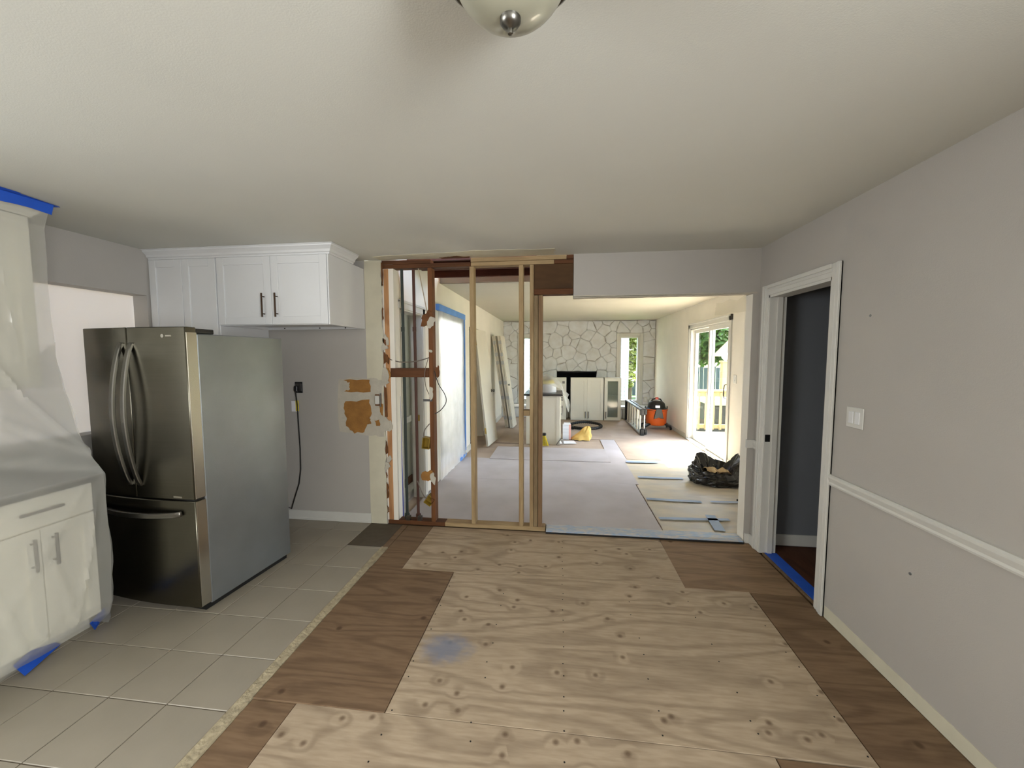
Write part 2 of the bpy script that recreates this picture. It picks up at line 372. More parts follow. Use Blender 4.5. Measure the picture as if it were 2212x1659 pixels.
def single(name, mb, m, label, cat, loc, group=None, **k):
    """a thing of one mesh with its origin at its base; mesh given in world coordinates"""
    mb.v = [tuple(Vector(p)-Vector(loc)) for p in mb.v]
    o = mb.build(name, m, None, **k); o.location = loc
    return tag(o, label, cat, group)
def frame_xf(origin, u, v):
    """local x=u (across), y=v (up), z=outwards"""
    u, v = Vector(u).normalized(), Vector(v).normalized(); n = u.cross(v)
    m = Matrix((u, v, n)).transposed().to_4x4(); m.translation = Vector(origin); return m
def shaker(xf, w_, h, t=.02, rail=.06, glass=False):
    mb = MB(xf)
    mb.box(0, rail, 0, h, 0, t).box(w_-rail, w_, 0, h, 0, t).box(rail, w_-rail, 0, rail, 0, t).box(rail, w_-rail, h-rail, h, 0, t)
    if not glass: mb.box(rail-.002, w_-rail+.002, rail-.002, h-rail+.002, 0.002, t-.009)
    return mb
def pull(xf, a, b, stand=.03, r=.006):
    """bar handle from a to b (points in the local frame on the face)"""
    a, b = Vector(a), Vector(b); d = (b-a); z = Vector((0, 0, stand))
    mb = MB(xf); mb.cyl(a+z, b+z, r, seg=8)
    for k in (.14, .86): mb.cyl(a+d*k, a+d*k+z, r*.7, seg=6)
    return mb

# ------------------------------------------------------------------ STRUCTURE: kitchen floor
floor = struct('floor', MB().box(XL, XR+.11, YREAR, YP+.115, -.08, -.016), M_SUB)
G = .0015
def panel(x0, x1, y0, y1, m, x0b=None, x1b=None, dz=0, label=None):
    """plywood sheet; x0b/x1b = edge positions at the near end"""
    x0b = x0 if x0b is None else x0b; x1b = x1 if x1b is None else x1b
    return MB().prism([(x0b+G, y0+G), (x1b-G, y0+G), (x1-G, y1-G), (x0+G, y1-G)], -.016, dz).build('plywood_panel', m, floor, bevel=.0012, label=label)
panel(-1.16, .855, 2.70, YP+.0, M_PLY, label='light plywood panel')
panel(-.762, 1.262, 1.556, 2.70, M_PLY, x1b=1.226, label='light plywood panel')
panel(-1.182, .848, .3, 1.556, M_PLY, label='light plywood panel')
panel(-1.40, -.762, 1.552, 2.70, M_PLYDARK, dz=.004, label='dark brown plywood panel')
panel(-1.40, -1.16, 2.70, YP, M_PLYDARK, dz=-.001, label='dark brown plywood panel')
panel(-1.40, -1.182, .3, 1.552, M_PLYDARK, dz=-.002, label='dark brown plywood panel')
panel(-1.72, -1.402, 3.0, YP, M_PLYDARK, dz=-.001, label='dark brown plywood panel')
panel(.857, XR, 2.695, YP, M_PLYMID, x0b=.84, dz=-.002, label='weathered brown plywood panel')
panel(1.264, XR, 1.556, 2.693, M_PLYDARK, x0b=1.228, dz=-.003, label='dark brown plywood panel')
panel(.85, XR, .3, 1.554, M_PLYDARK, dz=-.003, label='dark brown plywood panel')
# nails and staples in the plywood
nm = MB(); rn = random.Random(3)
for k in range(26):
    x_, y_ = .025+rn.uniform(-.004, .004), .75+k*.1+rn.uniform(-.02, .02); nm.cyl((x_, y_, -.002), (x_, y_, .0012), .0036, seg=6)
for x_ in (-.74, .83, 1.2, -.36, .44):
    for k in range(11): xx_, y_ = x_+rn.uniform(-.012, .012), 1.0+k*.15+rn.uniform(-.05, .05); nm.cyl((xx_, y_, -.002), (xx_, y_, .0012), .0036, seg=6)
nm.build('nail_heads', M_DARK, floor, kind='stuff')
# ceramic tiles
tx = [-1.455-.3035*k for k in range(7)]; ty = [1.472+.297*k for k in range(-4, 8)]
tile_meshes = {}
for i in range(7):
    for j in range(len(ty)):
        xa, xb = (tx[i+1] if i+1 < len(tx) else XL)+.002, tx[i]-.002
        ya, yb = ty[j]+.002, (ty[j+1] if j+1 < len(ty) else 3.55)-.002
        yb = min(yb, YP-.002)
        if yb-ya < .02: continue
        if i == 0 and ya > 2.9:
            if ya < 3.0: yb = 2.99
            else: continue
        key = (round(xb-xa, 3), round(yb-ya, 3)); dz = rn.uniform(-.0008, .0008)
        if key in tile_meshes:
            o = bpy.data.objects.new('tile', tile_meshes[key]); COL.objects.link(o); o.parent = floor
        else:
            o = MB().box(-(xb-xa)/2, (xb-xa)/2, -(yb-ya)/2, (yb-ya)/2, -.010, .006).build('tile', M_TILE, floor, bevel=.002, local=True)
            tile_meshes[key] = o.data
        o.location = ((xa+xb)/2, (ya+yb)/2, dz)
MB().box(XL, -1.455, YREAR, YP, -.016, .0025).build('grout_bed', M_GROUT, floor)
# broken mortar edge along the tiles
mm = MB(); rows = 70
def mort(u, v):
    y_ = .6 + v*2.40
    e = noise.noise(Vector((y_*9, 3, 0)))*.010; e2 = noise.noise(Vector((y_*14, 8, 0)))*.012
    prof = [(-1.458, .005), (-1.452+e*.6, .0085), (-1.436+e, .003+.006*abs(noise.noise(Vector((y_*30, 1, 2))))), (-1.418+e2, .005), (-1.404+e2, .0035), (-1.398, -.012)]
    x_, z_ = prof[min(5, int(round(u*5)))]
    return (x_, y_, z_)
mm.grid(mort, 5, rows); mm.build('mortar_edge', M_MORTAR, floor)

# ------------------------------------------------------------------ kitchen ceiling, walls
ceil = struct('ceiling', MB().box(XL-.1, XR+.11, YREAR, YP, ZC, ZC+.10), M_CEIL)
def cpatch(pts, amp, m=M_OLDPAINT, dz=.002, n=7):
    r_ = random.Random(len(pts)+int(100*pts[0][0])); out = []
    for i in range(len(pts)):
        a, b = Vector(pts[i]), Vector(pts[(i+1) % len(pts)])
        for k in range(n):
            p = a.lerp(b, k/n); out.append((p.x+r_.uniform(-amp, amp), p.y+r_.uniform(-amp, amp)))
    return MB().prism(out, ZC-dz, ZC+.002, 'z').build('plaster_patch', m, ceil, label='raw strip of ceiling where the wall came out')
cpatch([(-1.62, 3.30), (-1.1, 3.26), (-.7, 3.22), (-.05, 3.24), (-.05, 3.43), (-1.60, 3.43)], .012)
cpatch([(-1.05, 3.40), (-.9, 3.36), (-.78, 3.40), (-.80, 3.434), (-1.04, 3.434)], .01, M_DARKPAPER, .004)
wl_ = MB()          # left wall with a wide pass-through opening
OY0, OY1, OZ0, OZ1 = .9, 2.86, 1.02, 2.07
wl_.box(XL-.13, XL, YREAR, -1.9, 0, ZC).box(XL-.13, XL, .2, OY0, 0, ZC).box(XL-.13, XL, -1.9, .2, 0, .92).box(XL-.13, XL, -1.9, .2, 2.2, ZC).box(XL-.13, XL, OY1, YB, 0, ZC).box(XL-.13, XL, OY0, OY1, 0, OZ0).box(XL-.13, XL, OY0, OY1, OZ1, ZC)
wall_left = struct('wall_left', wl_, M_GREY)
win_l = struct('window_3', MB().box(XL-.15, XL-.13, OY0-.03, OY1+.03, OZ0-.03, OZ0).box(XL-.15, XL-.13, OY0-.03, OY1+.03, OZ1, OZ1+.03), M_TRIM)
MB().box(XL-.142, XL-.138, OY0-.02, OY1+.02, OZ0-.02, OZ1+.02).build('plastic_cover', M_WINFILM, win_l)

wall_back = struct('wall_back', MB().box(XL, -1.765, YP, YB, 0, ZC).box(-1.765, -1.604, YP+.004, YB, 0, ZC), M_GREY)
# strip of old paint left of the studs, with a ragged torn edge
rr = random.Random(11)
def ragged(pts, amp, n=6):
    out = []
    for i in range(len(pts)):
        a, b = Vector(pts[i]), Vector(pts[(i+1) % len(pts)])
        for k in range(n):
            t = k/n; p = a.lerp(b, t)
            out.append((p.x+rr.uniform(-amp, amp), p.y+rr.uniform(-amp, amp)))
    return out
edge = [(-1.605+rr.uniform(-.012, .010), z_) for z_ in [i*.045 for i in range(1, 53)]]
poly = [(-1.766, .0), (-1.604, .0)] + edge + [(-1.604, 2.432), (-1.766, 2.432)]
MB().prism(poly, YP-.0015, YP+.004, 'y').build('old_paint_strip', M_OLDPAINT, wall_back, label='bare cream paint strip')
def tear(pts, m, name, dy=.002, amp=.006, lab=None, n=4):
    mb = MB().prism(ragged(pts, amp, n), YP-dy, YP+.002, 'y'); return mb.build(name, m, wall_back, label=lab)
tear([(-2.06, .87), (-1.73, .84), (-1.62, .84), (-1.61, 1.36), (-1.76, 1.37), (-2.05, 1.37)], M_PLASTER, 'bare_plaster_patch', .0022, .012, 'pale bare plaster')
tear([(-1.995, 1.355), (-1.94, 1.33), (-1.94, 1.27), (-1.99, 1.245), (-1.735, 1.243), (-1.74, 1.365)], M_PAPER, 'torn_paper_patch', .0038, .007, 'torn brown paper patch')
tear([(-1.99, 1.155), (-1.75, 1.17), (-1.725, 1.06), (-1.75, 1.0), (-1.74, .95), (-1.78, .945), (-1.80, .868), (-1.90, .862), (-1.985, .92), (-1.98, 1.0), (-2.005, 1.08)], M_PAPER, 'torn_paper_patch', .0038, .008, 'torn brown paper patch')
tear([(-1.66, 1.17), (-1.62, 1.14), (-1.615, 1.02), (-1.65, 1.06)], M_PAPER, 'torn_paper_patch', .0038, .006)
tear([(-1.70, .98), (-1.66, .99), (-1.65, .93), (-1.69, .93)], M_PAPER, 'torn_paper_patch', .0038, .006)
for z0, z1, wd in ((.1, .18, .018), (.24, .40, .02), (.43, .50, .012), (.66, .80, .02), (1.0, 1.3, .03), (1.5, 1.62, .02), (1.66, 1.74, .03), (1.9, 2.02, .012), (2.2, 2.42, .015)):
    tear([(-1.604, z0), (-1.604+wd, z0+.02), (-1.604+wd*.8, z1-.02), (-1.604, z1)], M_DARKPAPER, 'torn_edge', .0015, .004)
for z0, z1 in ((.88, 1.02), (1.30, 1.48), (.52, .60), (1.62, 1.70)):
    tear([(-1.615, z0), (-1.555, z0+.03), (-1.56, z1-.04), (-1.61, z1)], M_PLASTER, 'plaster_crumb', .006, .010)
# baseboard
struct('baseboard_back', MB().box(XL, -1.76, YP-.014, YP, .02, .098).box(XL, -1.76, YP-.018, YP, .006, .03), M_TRIM, bevel=.003)

# header wall above the opening and the stub on its far side
wall_header = struct('wall_front', MB().box(.107, XR, YP, YB, 2.083, ZC).box(XR, FXR+.2, YP+.01, YB, 0, FZ), M_GREY)
MB().prism(ragged([(.107, 2.066), (XR-.02, 2.070), (XR-.02, 2.086), (.107, 2.086)], .004, 10), YP-.001, YP+.08, 'y').build('torn_lower_edge', M_PLASTER, wall_header)
stub = struct('wall_stub', MB().box(1.540, XR+.11, YP, YB, 0, 2.083), M_GREY)
MB().box(1.5385, 1.5402, YP+.001, YB, 0, 2.07).build('lit_stub_edge', M_CREAM, stub)  # cream strip colours the stub's end as lit
# right wall with doorway
DY0, DY1, DZ = 2.565, 3.285, 2.035
wall_right = struct('wall_right', MB().box(XR, XR+.11, YREAR, -1.9, 0, ZC).box(XR, XR+.11, -.5, DY0, 0, ZC).box(XR, XR+.11, -1.9, -.5, 0, .9).box(XR, XR+.11, -1.9, -.5, 2.1, ZC).box(XR, XR+.11, DY1, YP, 0, ZC).box(XR, XR+.11, DY0, DY1, DZ, ZC), M_GREY)
MB().prism([(y_, z_) for y_, z_ in [(-2.19, 0), (DY0-.08, 0)] + [(DY0-.08-(k/30)*(DY0+2.11), .072+.004*noise.noise(Vector((k*.7, 0, 0)))) for k in range(31)]], XR-.003, XR+.001, 'x').build('bare_base_strip', M_OLDPAINT, wall_right, label='unpainted strip where the baseboard was')
for (y_, z_) in ((2.62-.35, 1.78), (1.94, .58)): MB().cyl((XR-.002, y_, z_), (XR+.001, y_, z_), .007, seg=8).build('nail_hole', M_FRSIDE, wall_right)
struct('wall_rear', MB().box(XL, XR+.11, YREAR-.12, YREAR, 0, ZC), M_GREY)
struct('added_window_4', MB().box(XL-.10, XL-.08, -1.93, .23, .89, 2.23), mat('added_blind_cream', (214, 208, 192), .8))  # unseen window blind, added behind the left fill light
struct('added_window_5', MB().box(XR+.08, XR+.10, -1.93, -.47, .87, 2.13), MATS['added_blind_cream'])  # unseen blind added to back the fill light on the right
# chair rail
def moulded(x, y0, y1, z0, z1, t=.02):
    h = z1-z0
    prof = [(0, z0), (-t*.6, z0), (-t*.75, z0+h*.15), (-t*.55, z0+h*.3), (-t*.8, z0+h*.5), (-t, z0+h*.7), (-t, z0+h*.88), (-t*.6, z1), (0, z1)]
    mb = MB(); n = len(prof)
    mb.add([(x+p[0], y0, p[1]) for p in prof] + [(x+p[0], y1, p[1]) for p in prof], [tuple(range(n)), tuple(range(n, 2*n))[::-1]] + [(i, (i+1) % n, n+(i+1) % n, n+i) for i in range(n)])
    return mb
struct('trim_1', moulded(XR, YREAR, DY0-.074, .812, .876), M_TRIM)
tr2 = struct('trim_2', moulded(XR, DY1+.074, YP, .812, .884, .024).box(1.528, XR, YP-.022, YP, .815, .882), M_TRIM)
struct('baseboard_right', MB().box(XR-.014, XR, DY1+.074, YP, 0.0, .085).box(1.545, XR, YP-.012, YP, 0, .085), M_TRIM, bevel=.003)
# door 1 : casing, jamb, stop
door1 = struct('door_1', MB().box(XR-.004, XR+.116, DY0, DY0+.018, 0, DZ).box(XR-.004, XR+.116, DY1-.018, DY1, 0, DZ).box(XR-.004, XR+.116, DY0, DY1, DZ-.018, DZ), M_TRIM)
def casing(y0, y1, z0, z1, vert, outer):
    mb = MB()
    # three stepped beads
    if vert:
        w_ = y1-y0
        a = [(0, 1, .010), (.0, .34, .020) if outer < 0 else (.66, 1, .020), (.45, .62, .015)]
        for p, q, t in a: mb.box(XR-t, XR, y0+w_*p, y0+w_*q, z0, z1)
    else:
        h = z1-z0
        for p, q, t in [(0, 1, .010), (.66, 1, .020), (.38, .55, .015)]: mb.box(XR-t, XR, y0, y1, z0+h*p, z0+h*q)
    return mb
casing(DY0-.074, DY0+.004, 0, DZ+.078, True, -1).build('casing', M_TRIM, door1, bevel=.002)
casing(DY1-.004, DY1+.074, 0, DZ+.078, True, 1).build('casing', M_TRIM, door1, bevel=.002)
casing(DY0-.0, DY1+.0, DZ, DZ+.078, False, 1).build('head_casing', M_TRIM, door1, bevel=.002)
MB().box(XR+.05, XR+.085, DY1-.030, DY1-.018, 0, DZ-.018).box(XR+.05, XR+.085, DY0+.018, DY0+.030, 0, DZ-.018).build('door_stop', M_TRIM, door1)
MB().box(XR+.002, XR+.040, DY1-.0205, DY1-.0175, .90, .957).build('strike_plate', M_BLACK, door1, bevel=.003, label='black strike plate')
for z_ in (1.80, .26): 
    h = MB().box(XR+.085, XR+.113, DY0+.018, DY0+.0205, z_-.045, z_+.045).cyl((XR+.118, DY0+.024, z_-.045), (XR+.118, DY0+.024, z_+.045), .006, seg=8)
    h.build('hinge', M_BRASS, door1, label='brass hinge')
# dim hall behind door 1
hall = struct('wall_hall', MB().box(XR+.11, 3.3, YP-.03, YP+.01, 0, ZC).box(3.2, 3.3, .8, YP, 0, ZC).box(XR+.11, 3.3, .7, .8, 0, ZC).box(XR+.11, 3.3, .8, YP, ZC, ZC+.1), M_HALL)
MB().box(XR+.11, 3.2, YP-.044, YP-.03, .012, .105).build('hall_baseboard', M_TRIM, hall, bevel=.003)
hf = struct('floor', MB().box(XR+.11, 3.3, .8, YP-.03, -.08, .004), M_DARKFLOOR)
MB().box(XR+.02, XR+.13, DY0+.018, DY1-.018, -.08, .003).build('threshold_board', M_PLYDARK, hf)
MB().box(XR+.035, XR+.125, DY0+.02, DY1-.02, .003, .0045).build('tape_strip', M_BLUE, hf, label='blue tape over the threshold')

# ------------------------------------------------------------------ far room shell
floor2 = struct('floor', MB().box(FXL-.12, FXR+.12, YP+.115, FY+.1, -.08, 0.0), M_HARDTAN)
MB().box(1.0, FXR, 7.4, 10.0, 0, .002).build('floor_covering', M_HARDTAN, floor2)
ceil2 = struct('ceiling', MB().box(FXL-.1, FXR+.12, 4.87, FY+.1, FZ, FZ+.12), M_CEIL2)
MB().prism(ragged([(FXL, 4.85), (FXR, 4.85), (FXR, 4.88), (FXL, 4.88)], .012, 24), FZ-.001, FZ+.013, 'z').build('torn_drywall_edge', M_PLASTER, ceil2)
MB().box(-.22, FXR+.12, YB, 4.87, FZ, FZ+.012).build('ceiling_sheet', M_CEIL2, ceil2)
for k, y_ in enumerate((3.78, 4.18, 4.58)):
    MB().box(FXL-.05, FXR, y_, y_+.04, FZ+.02, FZ+.24).build('joist', M_JOIST, ceil2, label='bare brown ceiling joist')
MB().box(FXL-.1, FXR+.1, YP, 4.95, FZ+.24, FZ+.26).build('subfloor_above', M_OLDH, ceil2)
# far left wall: two doorways and a closet opening
A0, A1 = 3.585, 4.17        # hall doorway
B0, B1 = 4.78, 5.86        # doorway closed by plastic sheet
C0, C1 = 6.42, 7.55        # closet opening
T = 2.03
wfl = MB()
for a, b in ((YB-.1, A0), (A1, B0), (B1, C0), (C1, FY)): wfl.box(FXL-.12, FXL, a, b, 0, FZ+.2)
for a, b, t in ((A0, A1, T), (B0, B1, 2.06), (C0, C1, 2.06)): wfl.box(FXL-.12, FXL, a, b, t, FZ+.2)
wall_fl = struct('wall_far_left', wfl, M_CREAM)
MB().box(FXL, FXL+.012, C1, FY, .004, .10).box(FXL, FXL+.012, B1+.06, C0, .004, .10).build('baseboard', M_TRIM, wall_fl)
door2 = struct('door_2', MB().box(FXL-.12, FXL+.004, A0, A0+.018, 0, T).box(FXL-.12, FXL+.004, A1-.018, A1, 0, T).box(FXL-.12, FXL+.004, A0, A1, T-.018, T), M_TRIM)
MB().box(FXL, FXL+.018, A1-.006, A1+.065, 0, T+.07).build('casing', M_TRIM, door2, bevel=.003)
MB().box(FXL, FXL+.018, YB, A1+.065, T-.006, T+.07).box(FXL, FXL+.026, YB, A1+.065, T+.05, T+.075).build('head_casing', M_TRIM, door2, bevel=.003)
MB().box(FXL-.075, FXL-.035, A1-.0205, A1-.0175, .86, .93).build('strike_plate', M_BRASS, door2)
MB().prism([(-1.545, .04), (-1.490, .0), (-1.500, 1.2), (-1.510, T-.06), (-1.545, T-.06), (-1.545, 1.0)], YB+.002, YB+.006, 'y').build('tape_strip', mat('violet_blue_tape', (72, 88, 168), .7), door2, label='blue tape hanging down the jamb')
# passage beyond door 2 and the plastic doorway
hallb = struct('wall_passage', MB().box(-1.82, -1.78, YB, 4.66, 0, 2.5).box(-3.1, -3.0, YB, 6.4, 0, 2.5).box(-3.1, FXL-.12, 6.3, 6.4, 0, 2.5).box(-3.1, -1.78, 4.62, 4.66, 0, 2.5).box(-3.1, FXL-.12, YB, 6.4, 2.5, 2.56), M_HALLGREEN)
MB().box(-1.78, -1.762, YB, 4.60, .80, .87).build('chair_rail', M_TRIM, hallb)
MB().box(-1.78, -1.768, YB, 4.60, .06, .15).build('dark_baseboard', M_OLDH, hallb, label='dark brown baseboard')
MB().box(-1.78, -1.66, YB, 4.60, .0, .06).build('pale_step', M_TRIM, hallb)
MB().box(-1.79, -1.74, 4.50, 4.60, 0, 2.2).build('casing', M_TRIM, hallb)
struct('floor', MB().box(-3.1, FXL-.12, YB, 6.4, -.06, .0), M_HARD)
stairs = struct('staircase', MB().box(-3.0, -2.9, 4.6, 6.25, 0, .05), M_TRIM)
for k in range(7):
    MB().box(-1.9-.14*(k+1), -1.9-.14*k, 4.6, 6.25, .19*k, .19*(k+1)).build('step', M_TRIM if k % 2 else M_HALLGREEN, stairs)
# closet
struct('wall_closet', MB().box(FXL-.75, FXL-.70, C0-.2, C1+.2, 0, FZ).box(FXL-.75, FXL-.12, C0-.2, C0-.1, 0, FZ).box(FXL-.75, FXL-.12, C1+.1, C1+.2, 0, FZ).box(FXL-.75, FXL-.12, C0-.2, C1+.2, FZ, FZ+.05).box(FXL-.75, FXL-.12, C0-.2, C1+.2, -.05, 0), M_CREAM)
# right wall with sliding door
SY0, SY1, ST = 5.97, 7.70, 2.08
wall_fr = struct('wall_far_right', MB().box(FXR, FXR+.14, YB, SY0, 0, FZ).box(FXR, FXR+.14, SY1, FY+.1, 0, FZ).box(FXR, FXR+.14, SY0, SY1, ST, FZ), M_CREAM)
MB().box(FXR-.012, FXR, SY1+.08, FY, .004, .085).box(FXR-.012, FXR, YB, SY0-.08, .004, .085).build('baseboard', M_TRIM, wall_fr)
MB().prism(ragged([(5.2, 2.17), (6.55, 2.19), (6.5, 2.36), (5.3, 2.34)], .03, 5), FXR-.0012, FXR+.001, 'x').build('primer_patch', M_SKIN, wall_fr)
door3 = struct('door_3', MB().box(FXR+.0, FXR+.14, SY0, SY0+.04, 0, ST).box(FXR, FXR+.14, SY1-.04, SY1, 0, ST).box(FXR, FXR+.14, SY0, SY1, ST-.04, ST).box(FXR-.03, FXR+.14, SY0, SY1, 0, .03), M_TRIM)
MB().box(FXR-.018, FXR, SY0-.07, SY0+.01, 0, ST+.075).box(FXR-.018, FXR, SY1-.01, SY1+.07, 0, ST+.075).box(FXR-.018, FXR, SY0-.07, SY1+.07, ST-.01, ST+.075).box(FXR-.03, FXR, SY0-.075, SY1+.075, ST+.055, ST+.08).build('casing', M_TRIM, door3, bevel=.003)
MB().box(FXR-.032, FXR, SY0-.084, SY0-.072, ST+.0, ST+.075).build('bracket', M_COUNTER, door3)
def sash(y0, y1, x):
    o = MB().box(x, x+.035, y0, y0+.055, .03, ST-.04).box(x, x+.035, y1-.055, y1, .03, ST-.04).box(x, x+.035, y0+.055, y1-.055, .03, .11).box(x, x+.035, y0+.055, y1-.055, ST-.10, ST-.04).build('sash', M_TRIM, door3, bevel=.003)
    MB().box(x+.014, x+.019, y0+.05, y1-.05, .10, ST-.09).build('pane', M_GLASS, o)
    return o
s1 = sash(SY0+.04, 6.84, FXR+.02); s2 = sash(6.79, SY1-.04, FXR+.07)
MB().tube([(FXR+.02, SY0+.07, .94), (FXR-.02, SY0+.07, .95), (FXR-.03, SY0+.07, 1.0), (FXR-.03, SY0+.07, 1.10), (FXR-.02, SY0+.07, 1.15), (FXR+.02, SY0+.07, 1.16)], .008, 8).build('handle', M_NICKEL, s1, smooth=True)
# back wall of stone
W1 = (-1.12, -.53, .29, 2.15); W2 = (1.43, 2.09, .29, 2.15); FP = (-.09, .94, .30, 1.17)
sw = MB()
xs = [FXL-.1, -1.0, -.63, 1.53, 1.98, FXR+.1]
sw.box(FXL-.1, -1.0, FY, FY+.2, 0, FZ).box(-.63, FP[0], FY, FY+.2, 0, FZ).box(FP[1], 1.53, FY, FY+.2, 0, FZ).box(1.98, FXR+.1, FY, FY+.2, 0, FZ)
sw.box(-1.0, -.63, FY, FY+.2, 0, .42).box(-1.0, -.63, FY, FY+.2, 2.04, FZ).box(1.53, 1.98, FY, FY+.2, 0, .42).box(1.53, 1.98, FY, FY+.2, 2.04, FZ).box(FP[0], FP[1], FY, FY+.2, FP[3], FZ).box(FP[0], FP[1], FY, FY+.2, 0, FP[2])
wall_stone = struct('wall_far_back', sw, M_JOINT)
MB().box(FP[0]-.1, FP[1]+.1, FY+.5, FY+.55, .25, 1.3).box(FP[0]-.05, FP[0]-.0, FY+.2, FY+.5, .25, 1.3).box(FP[1], FP[1]+.05, FY+.2, FY+.5, .25, 1.3).box(FP[0]-.05, FP[1]+.05, FY+.2, FY+.5, 1.2, 1.3).box(FP[0]-.05, FP[1]+.05, FY+.2, FY+.5, .25, .3).build('firebox', M_SOOT, wall_stone, label='black fireplace opening')
MB().box(FP[0], FP[1], FY-.012, FY+.01, FP[3]-.04, FP[3]).box(FP[0], FP[0]+.04, FY-.012, FY+.01, FP[2], FP[3]).box(FP[1]-.04, FP[1], FY-.012, FY+.01, FP[2], FP[3]).build('firebox_frame', M_SOOT, wall_stone)
def clip(poly, nx, nz, d):           # keep nx*x+nz*z <= d
    out = []
    for i in range(len(poly)):
        a, b = poly[i], poly[(i+1) % len(poly)]; da = nx*a[0]+nz*a[1]-d; db = nx*b[0]+nz*b[1]-d
        if da <= 0: out.append(a)
        if (da < 0 < db) or (db < 0 < da):
            t = da/(da-db); out.append((a[0]+t*(b[0]-a[0]), a[1]+t*(b[1]-a[1])))
    return out
rs = random.Random(21); seeds = []
for r_ in (W1, W2, FP):
    for p in ((r_[0]-.11, r_[3]-.10), (r_[0]+.14, r_[3]+.11), (r_[1]-.14, r_[3]+.11), (r_[1]+.11, r_[3]-.10)): seeds.append((p[0], p[1], .20))
tries = 0
while len(seeds) < 96 and tries < 9000:
    tries += 1
    p = (rs.uniform(FXL, FXR), rs.uniform(0.32, FZ)); rad = rs.choice((.16, .22, .28, .40))
    inh = any(r_[0] < p[0] < r_[1] and r_[2] < p[1] < r_[3] for r_ in (W1, W2, FP))
    if inh or any((p[0]-q[0])**2*.8+(p[1]-q[1])**2*1.2 < ((rad+q[2])/2)**2 for q in seeds): continue
    seeds.append((p[0], p[1], rad))
for i, sdp in enumerate(seeds):
    poly = [(FXL+.004, .31), (FXR-.004, .31), (FXR-.004, FZ-.006), (FXL+.004, FZ-.006)]
    for j, q in enumerate(seeds):
        if i == j: continue
        nx, nz = q[0]-sdp[0], q[1]-sdp[1]
        if nx*nx+nz*nz > 1.6: continue
        # weighted bisector gives stones of uneven size
        d2 = nx*nx+nz*nz; k = .5+.5*(sdp[2]**2-q[2]**2)/d2*.35
        k = min(.72, max(.28, k))
        d = nx*(sdp[0]+k*nx)+nz*(sdp[1]+k*nz); poly = clip(poly, nx, nz, d)
        if len(poly) < 3: break
    for r_ in (W1, W2, FP):
        if len(poly) < 3: break
        ds = [(r_[0]-sdp[0], (1, 0, r_[0])), (sdp[0]-r_[1], (-1, 0, -r_[1])), (sdp[1]-r_[3], (0, -1, -r_[3])), (r_[2]-sdp[1], (0, 1, r_[2]))]
        best = max(ds, key=lambda t: t[0]); xmin = min(p[0] for p in poly); xmax = max(p[0] for p in poly); zmin = min(p[1] for p in poly); zmax = max(p[1] for p in poly)
        if best[0] > 0 and xmin < r_[1] and xmax > r_[0] and zmin < r_[3] and zmax > r_[2]: poly = clip(poly, *best[1])
    if len(poly) < 3: continue
    cx = sum(p[0] for p in poly)/len(poly); cz = sum(p[1] for p in poly)/len(poly)
    size = max(max(p[0] for p in poly)-min(p[0] for p in poly), max(p[1] for p in poly)-min(p[1] for p in poly))
    if size < .07: continue
    out = []
    for a in range(len(poly)):                     # wobbly outline
        p, q = Vector(poly[a]), Vector(poly[(a+1) % len(poly)])
        ln = (q-p).length
        out.append(p)
        if ln > .12:
            nrm = Vector((-(q-p).y, (q-p).x)).normalized(); out.append(p.lerp(q, rs.uniform(.3, .7))+nrm*rs.uniform(-.022, .012))
    n = len(out); c_ = Vector((cx, cz)); tilt = (rs.uniform(-.05, .05), rs.uniform(-.05, .05)); th = rs.uniform(.018, .032)
    rings = []
    for inset, t_ in ((.004, 0), (.007, th*.6), (.022, th)):
        ring = []
        for p in out:
            d = p-c_; L_ = max(d.length, .03); pp = c_+d*max(.3, (L_-inset*1.15)/L_)
            ring.append((pp.x, FY-t_-(0 if t_ == 0 else tilt[0]*(pp.x-cx)+tilt[1]*(pp.y-cz)), pp.y))
        rings.append(ring)
    vs = rings[0]+rings[1]+rings[2]+[(cx, FY-th-.006, cz)]
    fs = [(k, (k+1) % n, n+(k+1) % n, n+k) for k in range(n)]+[(n+k, n+(k+1) % n, 2*n+(k+1) % n, 2*n+k) for k in range(n)]+[(2*n+k, 2*n+(k+1) % n, 3*n) for k in range(n)]
    MB().add(vs, fs).build('stone', M_STONE, wall_stone, smooth=False)
